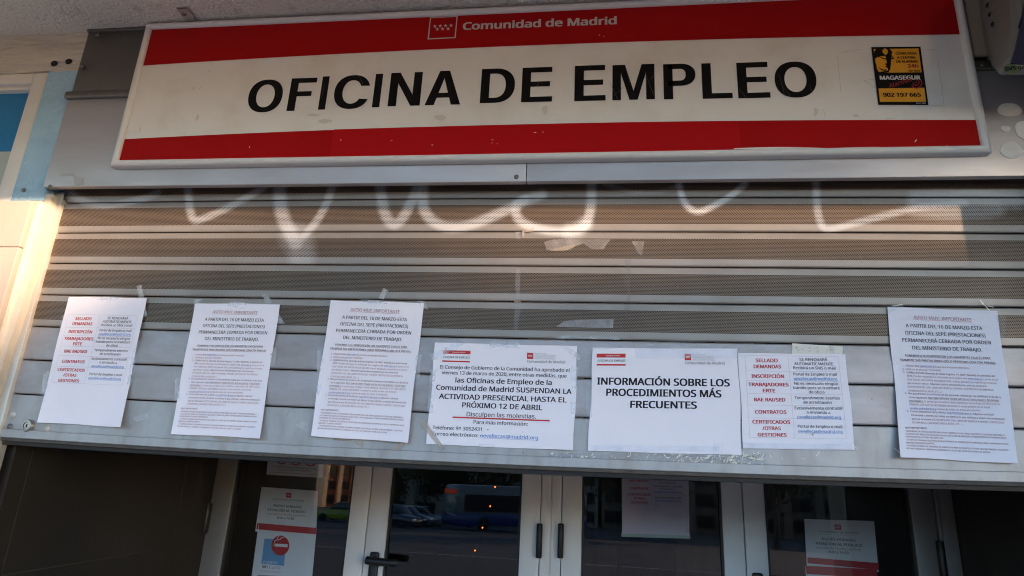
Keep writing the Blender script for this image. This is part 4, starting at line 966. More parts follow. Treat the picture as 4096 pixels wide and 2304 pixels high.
# tape on the long notices
t = AVT[0]
for c in (((1770, 105), (1905, 118), (1900, 162), (1765, 150)), ((1500, 95), (1565, 85), (1540, 125), (1490, 190)), ((1352, 705), (1395, 702), (1385, 860), (1350, 882)), ((1425, 428), (1455, 422), (1450, 490), (1425, 500))): tape(t, Z3a(*c))
tape(t, Z3((38, 50), (82, 45), (224, 280), (175, 282))); tape(t, Z3((118, 460), (160, 462), (145, 600), (106, 590)))
tape(t, Z3a((1340, 1060), (1375, 1075), (1430, 1160), (1405, 1168)), M_CRINKLE); tape(t, Z3a((1600, 1142), (1800, 1160), (1800, 1202), (1725, 1192)), M_TAPEOLD)
t = AVT[1]
for c in (((945, 82), (985, 5), (1025, 20), (985, 92)), ((805, 90), (1080, 108), (1070, 140), (830, 120)), ((1245, 100), (1300, 105), (1330, 170), (1282, 160)), ((472, 490), (530, 485), (502, 650), (470, 652)), ((472, 750), (500, 750), (480, 950), (447, 955)), ((1238, 520), (1282, 520), (1262, 710), (1222, 702))): tape(t, Z3(*c))
for c in (((590, 1163), (740, 1170), (740, 1186), (600, 1178)), ((740, 1168), (835, 1190), (822, 1236), (762, 1196)), ((1130, 1130), (1190, 1140), (1110, 1268), (1066, 1250))): tape(t, Z3(*c), M_TAPEOLD, -.0040)
tape(t, Z3((300, 1060), (400, 1020), (430, 1110), (385, 1118)), M_TAPE2, -.001)
t = AVT[2]
for c in (((118, 45), (215, 30), (235, 52), (112, 112)), ((132, 470), (158, 470), (198, 530), (130, 542)), ((157, 740), (188, 760), (190, 832), (165, 850)), ((1000, 120), (1085, 128), (1080, 300), (1045, 330)), ((1120, 820), (1138, 820), (1150, 920), (1140, 930))): tape(t, Z8(*c), M_CRINKLE)
b = MB()
for a, c in (((870, 0), (900, 30)), ((880, 22), (930, 62)), ((905, 40), (960, 100)), ((930, 48), (980, 60)), ((160, 1225), (208, 1275)), ((175, 1240), (205, 1262)), ((195, 40), (232, 38)), ((140, 50), (200, 45)), ((1060, 655), (1085, 650))):
    hair(Z8(a)[0], Z8(c)[0], .0011, -.0048, b)
b.build('tape_wrinkle', M_WRINK, t)
# council notice
q4 = Z4((180, 90), (1898, 133), (1848, 1390), (73, 1317)); S4 = [(180, 90), (1898, 133), (1848, 1390), (73, 1317)]
def curl(u, v): return .0006+.0035*max(0, u-.8)*max(0, v-.75)*40+.0012*math.sin(6*u+3*v)**2
pg, t = notice('council_notice', q4, 'landscape notice with small red logos, blue mail link and a red underline', 'notice', GN, -.0022, curl, 18, 14)
def l4(s, L, R, cap, bo=.015, c='k'): pg.line([(s, c, bo, False)], L, R, cap, S4, q4, 2)
l4('El Consejo de Gobierno de la Comunidad ha aprobado el', (235, 405), (1808, 447), 42); l4('viernes 13 de marzo de 2020, entre otras medidas, que', (263, 472), (1772, 515), 42)
l4('las Oficinas de Empleo de la', (420, 572), (1595, 605), 60, .022); l4('Comunidad de Madrid SUSPENDAN LA', (190, 660), (1828, 713), 61, .022); l4('ACTIVIDAD PRESENCIAL HASTA EL', (228, 768), (1770, 815), 62, .022)
l4('PRÓXIMO 12 DE ABRIL', (500, 873), (1476, 908), 62, .022); l4('Disculpen las molestias.', (555, 980), (1405, 1010), 54, .008); pg.bar((393, 992), (1567, 1035), 17, 'r', S4, q4, .0007)
l4('Para más información:', (640, 1070), (1305, 1097), 43); l4('Teléfono: 91 3052431', (150, 1137), (757, 1160), 43)
pg.line([('Correo electrónico: ', 'k', .01, False), ('oevallecas@madrid.org', 'b', .01, True)], (140, 1210), (1430, 1262), 43, S4, q4, 2)
def logos(pg, S, q, bars, txt, wt, sq, gl, gb, sc):
    for p in bars: pg.shape(p, 'R', S, q, .0004)
    pg.line([('OFICINA DE EMPLEO', 'k', .008, False)], *txt, S, q, 1); pg.line([('Comunidad de Madrid', 'w', .03, False)], *wt, S, q, 1, .0006)
    pg.shape(sq, 'R', S, q, .0004)
    cx = sum(p[0] for p in sq)/4; cy = sum(p[1] for p in sq)/4
    for i, (dx, dy) in enumerate(((-.30, -.10), (-.10, -.10), (.10, -.10), (.30, -.10), (-.2, .08), (0, .08), (.2, .08))): pg.shape(star((cx+dx*sc, cy+dy*sc), sc*.10), 'w', S, q, .0006)
    for s, L, R, c in gl: pg.line([(s, 'l', 0, False)], L, R, c, S, q, 1)
    pg.line([('Comunidad de Madrid', 'l', .03, False)], *gb, S, q, 1)
logos(pg, S4, q4, [[(280, 183), (610, 190), (610, 233), (278, 225)], [(268, 305), (602, 315), (602, 332), (268, 322)]], ((280, 278), (600, 285), 25), ((385, 212), (547, 216), 13),
      [(1293, 213), (1368, 217), (1368, 291), (1291, 287)], [('Dirección General', (1385, 230), (1532, 233), 14), ('del Servicio Público de Empleo', (1385, 249), (1645, 253), 14), ('CONSEJERÍA DE ECONOMÍA,', (1383, 269), (1638, 274), 14), ('EMPLEO Y COMPETITIVIDAD', (1383, 290), (1636, 295), 14)], ((1290, 333), (1755, 343), 32), 75)
pg.finish(t, INK)
for c in (((110, 248), (555, 30), (595, 75), (160, 312)), ((800, 75), (1205, 85), (1200, 155), (790, 147)), ((1600, 55), (1680, 62), (1945, 255), (1915, 312)), ((130, 420), (195, 425), (155, 940), (85, 930)), ((1828, 388), (1912, 385), (1885, 650), (1835, 640)), ((1822, 815), (1905, 800), (1895, 957), (1820, 950))): tape(t, Z4(*c))
tape(t, Z4((8, 1080), (60, 1030), (300, 1370), (265, 1405)), M_TAPEOLD, -.0040); tape(t, Z4((1640, 1420), (1850, 1170), (1875, 1195), (1750, 1432)), M_CRINKLE, -.006); tape(t, Z4((710, 1315), (900, 1310), (910, 1365), (705, 1352)), M_TAPE2)
# procedures notice
S5 = [(95, 95), (1435, 102), (1478, 1090), (50, 1052)]; q5 = Z5(*S5)
pg, t = notice('procedures_notice', q5, 'landscape notice with three lines of big bold capitals and mostly blank below', 'notice', GN, -.0022, lambda u, v: .0006+.0022*math.sin(3.1*v+.6)**2*(.3+abs(u-.4))+.0006*math.sin(8*u), 18, 14)
for s, L, R in (('INFORMACIÓN SOBRE LOS', (133, 437), (1370, 455)), ('PROCEDIMIENTOS MÁS', (213, 540), (1292, 557)), ('FRECUENTES', (436, 653), (1064, 662))): pg.line([(s, 'k', .034, False)], L, R, 67, S5, q5, 3)
logos(pg, S5, q5, [[(131, 150), (400, 150), (400, 186), (131, 186)], [(131, 245), (401, 247), (401, 262), (131, 260)]], ((136, 224), (396, 224), 19), ((215, 175), (348, 173), 11),
      [(948, 152), (1008, 154), (1008, 213), (948, 211)], [('Dirección General', (1020, 163), (1140, 163), 11), ('del Servicio Público de Empleo', (1020, 178), (1225, 181), 11), ('CONSEJERÍA DE ECONOMÍA,', (1022, 197), (1226, 198), 12), ('EMPLEO Y COMPETITIVIDAD', (1022, 213), (1226, 215), 12)], ((950, 248), (1322, 251), 25), 60)
pg.finish(t, INK)
for c in (((30, 72), (370, 55), (375, 95), (40, 125)), ((32, 410), (90, 415), (85, 740), (30, 740)), ((60, 1000), (1280, 1010), (1280, 1060), (60, 1050))): tape(t, Z5(*c), M_TAPE2)
tape(t, Z5((480, 60), (1440, 66), (1445, 190), (500, 190)), M_TAPE2, -.0048); tape(t, Z5((1215, 985), (1292, 985), (1290, 1088), (1210, 1085)), M_TAPE2, -.005)
# crinkled clear tape below it
def crinkle(t, c, n, seed, y=-.0014):
    rn = random.Random(seed); bb = MB(); nu, nv = 70, 6
    def bl(u, v): return tuple((c[0][k]*(1-u)+c[1][k]*u)*(1-v)+(c[3][k]*(1-u)+c[2][k]*u)*v for k in (0, 1))
    vs = [P2(*bl(i/nu, j/nv), y-abs(rn.gauss(0, .0009))) for j in range(nv+1) for i in range(nu+1)]
    bb.add(vs, [[j*(nu+1)+i, j*(nu+1)+i+1, (j+1)*(nu+1)+i+1, (j+1)*(nu+1)+i] for j in range(nv) for i in range(nu)]); bb.build('crinkled_tape', M_CRINKLE, t)
    bb = MB()
    for _ in range(n):
        u, v = rn.random(), rn.random()**.6; p = P2(*bl(u, v), y-.003); a = rn.gauss(.6, .5)+(0 if rn.random() < .7 else 1.2); L = rn.choice((.0009, .0012, .0015, .0022, .0045)) * (1.5 if v > .75 else 1); d = Vector((math.cos(a), 0, math.sin(a)))*L; nn = Vector((-math.sin(a), 0, math.cos(a)))*L*rn.uniform(.12, .3)
        bb.poly([p-d, p-d*.2-nn, p+d, p+d*.1+nn])
    bb.build('tape_wrinkle', M_WRINK, t)
crinkle(t, [(2150, 1825), (2420, 1798), (2960, 1822), (2960, 1858)], 150, 5); crinkle(t, [(2560, 1815), (2962, 1825), (3065, 1812), (3060, 1866)], 110, 9)
crinkle(t, [(2190, 1812), (2300, 1806), (2380, 1842), (2200, 1828)], 26, 2)
tape(t, Z5((1230, 58), (1700, 84), (1700, 142), (1240, 100)), M_CRINKLE, -.0012); tape(t, Z5((375, 40), (1180, 18), (1180, 36), (540, 62)), M_CRINKLE, -.0012)
# landscape table notice and the handwritten paper behind it
S6 = [(1443, 143), (2440, 155), (2528, 1042), (1490, 1030)]; q6 = Z5(*S6)
pg, t = notice('table_notice', q6, 'landscape notice filled by a red and black table, overlapping a scrap of handwriting', 'notice', GN, -.0024, lambda u, v: .0006+.004*max(0, u-.75)*v+.0007*math.sin(7*u+2*v)+.0003, 18, 14)
table(pg, Z5(*TABQ)); pg.finish(t, INK)
tape(t, Z5((1445, 145), (1560, 150), (1545, 185), (1450, 180)), M_TAPE2, -.0048); tape(t, Z5((1490, 975), (2500, 990), (2510, 1040), (1495, 1030)), M_TAPE2, -.0062)
b = MB()
for a, c in (((1500, 1060), (1480, 1140)), ((1590, 1055), (1575, 1140)), ((1530, 1100), (1650, 1060)), ((1560, 1120), (1640, 1075)), ((2200, 1060), (2170, 1100)), ((2045, 1120), (2060, 1130)), ((1850, 1115), (1856, 1130)), ((2530, 1010), (2545, 1030)), ((1745, 1090), (1752, 1120))): hair(Z5(a)[0], Z5(c)[0], .0011, -.0022, b)
b.build('tape_wrinkle', M_WRINK, t)
S7 = [(1945, 53), (2415, 83), (2412, 200), (1945, 200)]; q7 = Z5(*S7)
pg, t = notice('handwritten_note', q7, 'cream scrap of paper with handwriting, peeping out above the landscape table notice', 'notice', GN, -.0012, lambda u, v: .0004, 6, 4, mat('cream paper', (.70, .69, .64), .8))
rn = random.Random(4)
for cx, cy, h in ((1985, 105, 38), (1997, 118, 26), (2037, 112, 16), (2105, 102, 22), (2110, 130, 18), (2172, 100, 26), (2178, 132, 22), (2272, 125, 36), (2310, 130, 36), (2325, 118, 24)):
    for k in range(3):
        p = (cx-8+k*7+rn.uniform(-3, 3), cy+h*.4*rn.uniform(-1, 1)); q = (p[0]+rn.uniform(3, 12), p[1]-h*.5*rn.uniform(.3, 1))
        pg.bar(p, q, 3.0, 'g', S7, q7, .0004, 2)
pg.finish(t, {'g': ('handwriting', M_INKG)})
tape(t, Z5((2285, 70), (2330, 72), (2340, 150), (2290, 150)), M_TAPE2, -.0026)
# leftover tape on the slats
def scrap(pts, lab, m, y=-.0014):
    p = [P2(px, py, y) for px, py in pts]; c = sum(p, Vector())/len(p); t = None
    bb = MB(); bb.poly(p); o = bb.build('tape_scrap', m)
    return tag(o, lab, 'tape scrap', 'old tape on the slats')
scrap(Z7((30, 552), (108, 546), (116, 605), (70, 617), (34, 612)), 'small grey square of tape hanging from the slat joint above the tape strips', M_RESIDUE, -.0018)
scrap(Z7((100, 545), (112, 512), (122, 540), (205, 512), (208, 545), (122, 552), (112, 605), (100, 590)), 'curled yellow flap of old tape beside the small grey square', M_TAPEOLD, -.006)
scrap(Z7((310, 648), (400, 622), (960, 622), (920, 660), (885, 716), (765, 716), (690, 660), (610, 690), (560, 725), (420, 730), (335, 722)), 'long torn tape remnant with a ragged lower edge on the perforated slat', M_RESIDUE)
scrap(Z7((360, 728), (500, 690), (612, 668), (600, 695), (520, 728), (430, 735)), 'brown paper shred stuck to the long torn tape remnant', M_TAPEOLD, -.0022)
scrap(Z7((1155, 642), (1275, 640), (1270, 700), (1255, 782), (1205, 742), (1185, 690)), 'triangular tape remnant next to the long torn one', M_RESIDUE)
scrap(Z7((40, 900), (92, 895), (78, 1000), (80, 1180), (86, 1240), (84, 1310), (60, 1420), (66, 1550), (20, 1550), (22, 1300), (22, 1210), (40, 1170), (30, 1060)), 'upright strip of pale tape crossing a slat joint in the middle of the shutter', tape_mat('pale strip', .13, (.60, .60, .64), .4))
scrap(Z7((20, 1214), (86, 1212), (86, 1232), (22, 1234)), 'brown end of tape folded over the slat joint on the upright strip', mat('brown tape', (.22, .17, .13), .6), -.0026)
scrap(Z7((1085, 815), (1150, 812), (1150, 935), (1142, 1230), (1138, 1440), (1088, 1440), (1082, 1240), (1128, 1150), (1072, 1010), (1108, 930)), 'faint upright ghost of tape glue crossing two perforated slats', tape_mat('glue ghost', .13, (.34, .30, .30), .6))
scrap(Z3c((342, 303), (400, 262), (480, 250), (785, 244), (780, 312), (600, 310)), 'wide silver tape remnant on the lowest perforated slat', tape_mat('silver tape', .42, (.52, .51, .55), .4))
scrap(Z3c((335, 378), (400, 370), (822, 376), (850, 392), (820, 405), (640, 398), (340, 398)), 'narrow clear tape along the joint above the sheet with the red underline', M_TAPE)
b = MB()
for a, c in (((80, 795), (82, 860)),): pass
# ------------------------------------------------------------------ doors in the porch
DY = .85
def dx(a, c): return (P2(a[0], a[1], DY).x+P2(c[0], c[1], DY).x)/2
X = dict(j0=dx((842, 1830), (768, 2304)), j1=dx((948, 1833), (879, 2304)), a0=dx((1418, 1862), (1372, 2304)), as_=dx((1489, 1867), (1449, 2304)), a1=dx((1567, 1870), (1532, 2304)),
         c0=dx((2090, 1898), (2073, 2304)), c1=dx((2168, 1900), (2154, 2304)), c2=dx((2210, 1900), (2198, 2304)), c3=dx((2252, 1905), (2240, 2304)), c4=dx((2331, 1908), (2322, 2304)),
         r0=dx((2888, 1930), (2896, 2304)), rs=dx((2971, 1932), (2984, 2304)), r1=dx((3059, 1935), (3072, 2304)), k0=dx((3638, 1950), (3672, 2304)), k1=dx((3768, 1955), (3800, 2304)))
ZT = 2.2
FRM = thing('door_frame', (0, DY, 0), 'white aluminium door frame with central mullion set back in the porch', 'door frame')
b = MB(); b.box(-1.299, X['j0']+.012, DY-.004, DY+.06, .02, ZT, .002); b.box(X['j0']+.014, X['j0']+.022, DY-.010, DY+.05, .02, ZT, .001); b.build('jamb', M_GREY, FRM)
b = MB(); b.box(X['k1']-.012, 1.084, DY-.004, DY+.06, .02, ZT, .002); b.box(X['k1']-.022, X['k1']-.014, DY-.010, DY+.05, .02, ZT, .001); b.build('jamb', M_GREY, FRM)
b = MB(); b.box(X['c1']+.001, X['c2']-.001, DY-.004, DY+.06, .02, ZT, .002); b.box(X['c2']+.001, X['c3']-.001, DY-.002, DY+.06, .02, ZT, .002); b.box(X['c2']-.004, X['c2']+.004, DY+.001, DY+.05, .02, ZT); b.build('mullion', M_DOOR, FRM)
b = MB(); b.box(-1.299, 1.084, DY-.006, DY+.06, ZT, 2.23, .002); b.build('head_rail', M_DOOR, FRM)
def hinge(par, px, py0, py1, w):
    z1_, z0_ = P2(px, py0, DY).z, P2(px, py1, DY).z; x = P2(px, (py0+py1)/2, DY).x
    b = MB(); b.lathe((x, DY-.012, z0_), (0, 0, 1), [(w*.8, 0), (w, .003), (w, (z1_-z0_)*.49), (w*.92, (z1_-z0_)*.495), (w*.92, (z1_-z0_)*.505), (w, (z1_-z0_)*.51), (w, z1_-z0_-.003), (w*.8, z1_-z0_)], 14)
    b.box(x-w*.7, x+w*.7, DY-.012, DY+.001, z0_+.004, z1_-.004)
    b.build('hinge', M_HINGE, par)
def leaf(label, xl, gl, gr, xr, hpx, ml=None, mr=None):
    """leaf with stiles xl..gl and gr..xr, glass between"""
    t = thing('glass_door', ((xl+xr)/2, DY, .02), label, 'door', 'glazed door leaves in the porch')
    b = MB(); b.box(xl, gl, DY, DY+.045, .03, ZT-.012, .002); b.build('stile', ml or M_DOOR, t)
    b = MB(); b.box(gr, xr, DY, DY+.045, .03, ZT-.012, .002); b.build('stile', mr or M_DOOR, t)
    b = MB(); b.box(gl+.0005, gr-.0005, DY+.001, DY+.044, .03, .22, .002); b.build('bottom_rail', M_DOOR, t)
    b = MB(); b.box(gl+.0005, gr-.0005, DY+.001, DY+.044, ZT-.09, ZT-.012, .002); b.build('top_rail', M_DOOR, t)
    b = MB()
    for a_, c_ in ((gl+.0005, gl+.007), (gr-.007, gr-.0005)): b.box(a_, c_, DY+.006, DY+.03, .22, ZT-.09)
    b.box(gl+.007, gr-.007, DY+.006, DY+.03, .22, .227); b.box(gl+.007, gr-.007, DY+.006, DY+.03, ZT-.097, ZT-.09)
    b.build('gasket', M_GASKET, t)
    b = MB(); b.quad((gl+.005, DY+.016, .225), (gr-.005, DY+.016, .225), (gr-.005, DY+.016, ZT-.095), (gl+.005, DY+.016, ZT-.095)); b.build('glass_pane', M_GLASS, t)
    for h in hpx: hinge(t, *h)
    return t
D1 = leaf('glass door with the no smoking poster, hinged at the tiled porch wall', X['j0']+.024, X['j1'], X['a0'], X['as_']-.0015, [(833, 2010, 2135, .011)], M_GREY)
D2 = leaf('glass door with the black lever handle, reflecting the street', X['as_']+.0015, X['a1'], X['c0'], X['c1']-.001, [(2158, 2093, 2231, .0095)])
D3 = leaf('glass door with the half hidden table notice behind its pane', X['c3']+.001, X['c4'], X['r0'], X['rs']-.0015, [(2243, 2093, 2231, .0095)])
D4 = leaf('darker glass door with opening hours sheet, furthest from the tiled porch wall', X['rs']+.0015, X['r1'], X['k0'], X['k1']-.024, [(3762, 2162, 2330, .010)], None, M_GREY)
# lever handle
def handle(t, px, py, s=1):
    p = P2(px, py, DY); x, z = p.x, p.z
    b = MB(); b.box(x-.0155, x+.0155, DY-.010, DY, z-.18, z+.022, .0065, 3); h = b.build('handle', M_HINGE, t)
    b = MB(); b.lathe((x, DY-.010, z), (0, -1, 0), [(.012, 0), (.0115, .028)], 16); b.tube([(x-.012, DY-.045, z+.001), (x, DY-.047, z), (x+.03*s, DY-.048, z-.001), (x+.075*s, DY-.047, z-.002), (x+.088*s, DY-.043, z-.002)], [.0125, .0132, .0122, .0115, .0105], 14); b.build('lever', M_HINGE, h)
    b = MB(); b.lathe((x, DY-.010, z-.088), (0, -1, 0), [(.0105, 0), (.0105, .004), (.007, .0045), (.007, .0035)], 18); c = b.build('key_cylinder', M_STEEL, h)
    b = MB(); b.box(x-.001, x+.001, DY-.0155, DY-.0130, z-.093, z-.084); b.build('keyhole', M_DARK, h)
handle(D2, 1499, 2236)
handle(D4, 3030, 2322, 1)

# ------------------------------------------------------------------ sheets behind the door glass
GY = DY+.021
ZA = Z(980, 1820, .33413); ZB = Z(3072, 1700, .41681); ZI = Z(2048, 1700, .41677)
def inner(name, quad, label, m=M_PAPER2, y=GY):
    pg = Page(quad, y, lambda u, v: 0.0); t = thing(name, pg.uv(.5, 1), label, 'notice', 'sheets stuck inside the door glass')
    pg.sheet(2, 2, .0005).build('paper_sheet', m, t); return pg, t
HS = [(198, 382), (872, 430), (850, 975), (122, 915)]
def hours(q, lab):
    pg, t = inner('hours_sheet', q, lab)
    pg.shape([(492, 452), (556, 455), (553, 513), (490, 510)], 'R', HS, q)
    for i, (dx_, dy) in enumerate(((-16, -4), (-5, -4), (6, -4), (17, -4), (-10, 6), (1, 6), (12, 6))): pg.shape(star((522+dx_, 483+dy), 6), 'w', HS, q, .0007)
    def ln(s, L, R, c, col='k', bo=.015): pg.line([(s, col, bo, False)], L, R, c, HS, q, 2)
    ln('Comunidad de Madrid', (325, 533), (704, 560), 23, 'l', .03); ln('NUEVO HORARIO', (335, 617), (675, 642), 30); ln('ATENCIÓN AL PÚBLICO', (265, 668), (728, 698), 30); ln('para todos los trámites y gestiones', (263, 710), (717, 738), 22, 'g', 0); ln('8:30 a 14:30', (385, 763), (585, 777), 28)
    pg.bar((325, 553), (700, 579), 2, 'l', HS, q)
    pg.shape([(148, 815), (860, 873), (852, 950), (135, 885)], 'R', HS, q, .0004)
    pg.finish(t, INK); return t
hours(ZA(*HS), 'opening hours sheet with red band, above the no smoking poster on the tiled wall side')
hours(ZB((348, 902), (1018, 922), (1062, 1412), (372, 1350)), 'opening hours sheet behind the darker glass door, far from the lever handle')
PS = [(165, 815), (857, 873), (800, 1500), (75, 1480)]
def poster(q, lab):
    pg, t = inner('smoking_poster', q, lab, M_PAPER2, GY-.002)
    pg.shape([(165, 815), (857, 873), (850, 950), (163, 892)], 'R', PS, q)
    pg.shape([(232, 1000), (490, 1015), (468, 1328), (195, 1300)], 'B', PS, q)
    pg.shape(ell((423, 1083), 107, 120, 36), 'C', PS, q, .0007)
    pg.shape([(360, 1061), (510, 1068), (508, 1105), (358, 1094)], 'W', PS, q, .0009); pg.shape([(336, 1058), (357, 1060), (355, 1093), (333, 1091)], 'y', PS, q, .0009)
    for sm in ([(352, 1048), (362, 1020), (420, 1012), (438, 990), (475, 980)], [(385, 1000), (402, 975), (400, 962)]):
        for a, c in zip(sm[:-1], sm[1:]): pg.bar(a, c, 7, 'W', PS, q, .0009, 1)
    def ln(s, L, R, c, col='k', bo=.0): pg.line([(s, col, bo, False)], L, R, c, PS, q, 2, .0009)
    ln('espacio', (215, 1293), (390, 1303), 36, 'w'); ln('sin', (203, 1352), (270, 1357), 44, 'k', .02); ln('humo', (285, 1360), (425, 1370), 42, 'l'); ln('Ley 28/2005 de 26 de diciembre', (180, 1392), (423, 1412), 13, 'g')
    pg.bar((147, 1440), (780, 1470), 6, 'k', PS, q)
    nm = dict(INK); nm['B'] = ('blue_square', mat('pale blue print', (.16, .36, .60), .7)); nm['y'] = ('cigarette_filter', mat('filter tan', (.45, .30, .14), .7))
    pg.finish(t, nm); return t
poster(ZA(*PS), 'no smoking poster with a red disc and blue square under the opening hours sheet')
poster(ZB((357, 1350), (1045, 1385), (1105, 2080), (400, 2030)), 'no smoking poster cut off below, behind the darker glass door')
# prohibition plate
QS = [(300, -180), (962, -140), (928, 273), (255, 235)]
pg, t = inner('warning_plate', ZA(*QS), 'white plate with red prohibition rings, half hidden under the shutter above the opening hours sheet')
for cx, cy in ((440, 58), (612, 72), (787, 84)):
    o_, i_ = ell((cx, cy), 60, 54, 30), ell((cx, cy), 46, 41, 30)
    for k in range(30): pg.shape([o_[k], o_[(k+1) % 30], i_[(k+1) % 30], i_[k]], 'C', QS, ZA(*QS))
    pg.bar((cx-34, cy-30), (cx+34, cy+30), 13, 'C', QS, ZA(*QS), .0006, 2)
pg.line([('La Dirección General de este Organismo cursará,', 'k', .01, False)], (338, 145), (862, 176), 17, QS, ZA(*QS), 1); pg.line([('en su caso, la pertinente DENUNCIA.', 'k', .01, False)], (400, 180), (787, 199), 17, QS, ZA(*QS), 1)
rn = random.Random(8)
x = 322
while x < 860:
    w = rn.uniform(8, 26); pg.bar((x, 203+(x-322)*.065), (x+w, 203+(x+w-322)*.065), 5, 'g', QS, ZA(*QS), .0005, 1); x += w+6
pg.finish(t, INK)
# table notice inside
qi = ZI((1050, 145), (1690, 165), (1703, 1062), (1057, 1040))
pg, t = inner('table_notice', qi, 'lilac tinted table notice behind the door glass, its upper half hidden by the shutter', M_LILAC)
table(pg, ZI((1088, 265), (1632, 283), (1645, 772), (1092, 757))); pg.finish(t, INK)
b = MB(); b.poly([P2(px, py, GY+.002) for px, py in ZI((1052, 1030), (1708, 1050), (1711, 1092), (1050, 1072))], .0005); b.build('backing_sheet', mat('greenish backing sheet', (.50, .56, .50), .7), t)
# glowing dots put in for orange reflections in the glass, on an added cord
LS = thing('glow_dots', P2(1940, 2080, 2.4), 'four tiny glowing orange dots on an added cord, in place of reflections in the door with the lever handle', 'glowing dots')
M_CORD = mat('black cord', (.01, .01, .01), .6); M_GLOW = mat('orange glow dot', (.9, .3, .05), .4, emit=(1.0, .13, .012), estr=1.2)
LPX = [(1980.6, 1948), (1960.6, 2025), (1930, 2110.6), (1900, 2202)]
b = MB(); b.tube([P2(px, py, 2.41) for px, py in [(2000, 1870)]+LPX+[(1865, 2300)]], .002, 6); b.build('cord', M_CORD, LS)
for px, py in LPX:
    b = MB(); p = P2(px, py, 2.4); b.lathe(p-Vector((0, 0, .004)), (0, 0, 1), [(.001, 0), (.0032, .002), (.0038, .004), (.0032, .006), (.001, .008)], 10); b.build('glow_dot', M_GLOW, LS)
# ------------------------------------------------------------------ across the street (seen mirrored in the door glass)
def R2(px, py, Y):
    """point at depth Y (< 0) whose mirror image in the door glass falls on the measured pixel"""
    p = P2(px, py, 2*(DY+.016)-Y); return Vector((p.x, Y, p.z))
def frame(loc, rz): return Matrix.Translation(loc) @ Matrix.Rotation(rz, 4, 'Z')
M_BUSW = mat('white bus paint', (.17, .18, .19), .3, coat=.3); M_BUSB = mat('blue bus paint', (.015, .04, .20), .3, coat=.4); M_CARGL = mat('tinted car glass', (.02, .025, .03), .08); M_WSCR = mat('pale windscreen', (.20, .24, .22), .1)
M_TYRE = mat('tyre rubber', (.015, .015, .015), .8); M_RIM = mat('wheel rim', (.4, .4, .41), .35, .7); M_LED = mat('destination display', (.2, .02, .01), .5, emit=(1, .10, .02), estr=.2)
M_HEAD = mat('headlight glass', (.7, .7, .68), .15)
def wheel(par, M, x, y, r=.32, w=.2):
    c = M @ Vector((x, y, r)); ax = (M.to_3x3() @ Vector((0, 1 if y > 0 else -1, 0)))
    b = MB(); b.lathe(c-ax*w*.5, ax, [(r*.7, 0), (r*.96, .02), (r, w*.3), (r, w*.7), (r*.96, w-.02), (r*.66, w)], 20); o = b.build('wheel', M_TYRE, par)
    b = MB(); b.lathe(c+ax*(w*.5-.03), ax, [(r*.64, 0), (r*.60, .025), (r*.2, .03)], 18); b.build('rim', M_RIM, o)
def extr(prof, y0, y1, M, bev=.04):
    bm = bmesh.new(); a = [bm.verts.new((x, y0, z)) for x, z in prof]; c = [bm.verts.new((x, y1, z)) for x, z in prof]; n = len(prof)
    bm.faces.new(a[::-1]); bm.faces.new(c)
    for i in range(n): bm.faces.new([a[i], a[(i+1) % n], c[(i+1) % n], c[i]])
    bmesh.ops.recalc_face_normals(bm, faces=bm.faces[:])
    if bev: bmesh.ops.bevel(bm, geom=bm.edges[:], offset=bev, segments=2, profile=.5, affect='EDGES')
    b = MB(); b.frombm(bm, M, True); return b
def car(loc, rz, paint, label):
    M = frame(loc, rz); t = thing('parked_car', loc, label, 'car', 'cars parked across the street')
    body = [(-2.1, .25), (2.1, .25), (2.18, .55), (2.05, .78), (1.0, .92), (-1.75, .95), (-2.1, .85), (-2.16, .5)]
    extr(body, -.84, .84, M, .06).build('body', paint, t)
    cab = [(1.02, .90), (.35, 1.40), (-1.15, 1.44), (-1.80, .93)]
    g = extr(cab, -.72, .72, M, .05); g.build('window_band', M_CARGL, t)
    extr([(.30, 1.385), (-1.12, 1.425), (-1.15, 1.47), (.25, 1.44)], -.69, .69, M, .015).build('roof', paint, t)
    for x in (1.32, -1.32):
        for y in (.78, -.78): wheel(t, M, x, y)
    for y in (.6, -.6):
        b = MB(); b.box(2.05, 2.19, y-.16, y+.16, .56, .70, .03, M=M); b.build('headlight', M_HEAD, t)
    return t
def gz(p): return ground_z(p.y)
for px, Y, rz, c, lab in ((1625, -46, .25, (.50, .51, .54), 'silver car in the middle of the row beside the bus, seen in the door glass'), (1575, -41, .4, (.02, .025, .05), 'dark blue car at the near end of the row beside the bus'), (1680, -49, .2, (.62, .63, .65), 'white car next to the front of the bus')):
    p = R2(px, 2100, Y); p.z = gz(p); car(p, rz, mat('car paint', c, .25, .2, coat=.6), lab)
p = R2(1372, 2090, -46); p.z = gz(p); car(p, math.pi+.1, mat('yellow green paint', (.30, .33, .015), .3, coat=.6), 'yellow green car standing in front of the brick tower')
# bus
p = R2(1790, 2100, -44); p.z = gz(p); rz = math.radians(-28)
M = frame(p+Vector((4.6, -3.2, 0)), math.pi+rz-math.radians(8)); BUS = thing('city_bus', p, 'white and blue city bus with an orange destination display', 'bus')
extr([(-5.6, .9), (5.6, .9), (5.62, 2.2), (5.45, 2.98), (5.2, 3.08), (-5.5, 3.08), (-5.6, 2.9)], -1.25, 1.25, M, .06).build('body', M_BUSW, BUS)
extr([(-5.62, .32), (5.60, .32), (5.66, .6), (5.66, 1.15), (-5.62, 1.15)], -1.265, 1.265, M, .04).build('skirt', M_BUSB, BUS)
b = MB(); b.box(-5.4, 5.0, -1.272, -1.255, 1.3, 2.45, M=M); b.box(-5.4, 5.0, 1.255, 1.272, 1.3, 2.45, M=M); b.build('window_band', M_CARGL, BUS)
b = MB(); b.box(5.55, 5.67, -1.15, 1.15, 1.2, 2.35, .02, M=M); b.build('windscreen', M_WSCR, BUS)
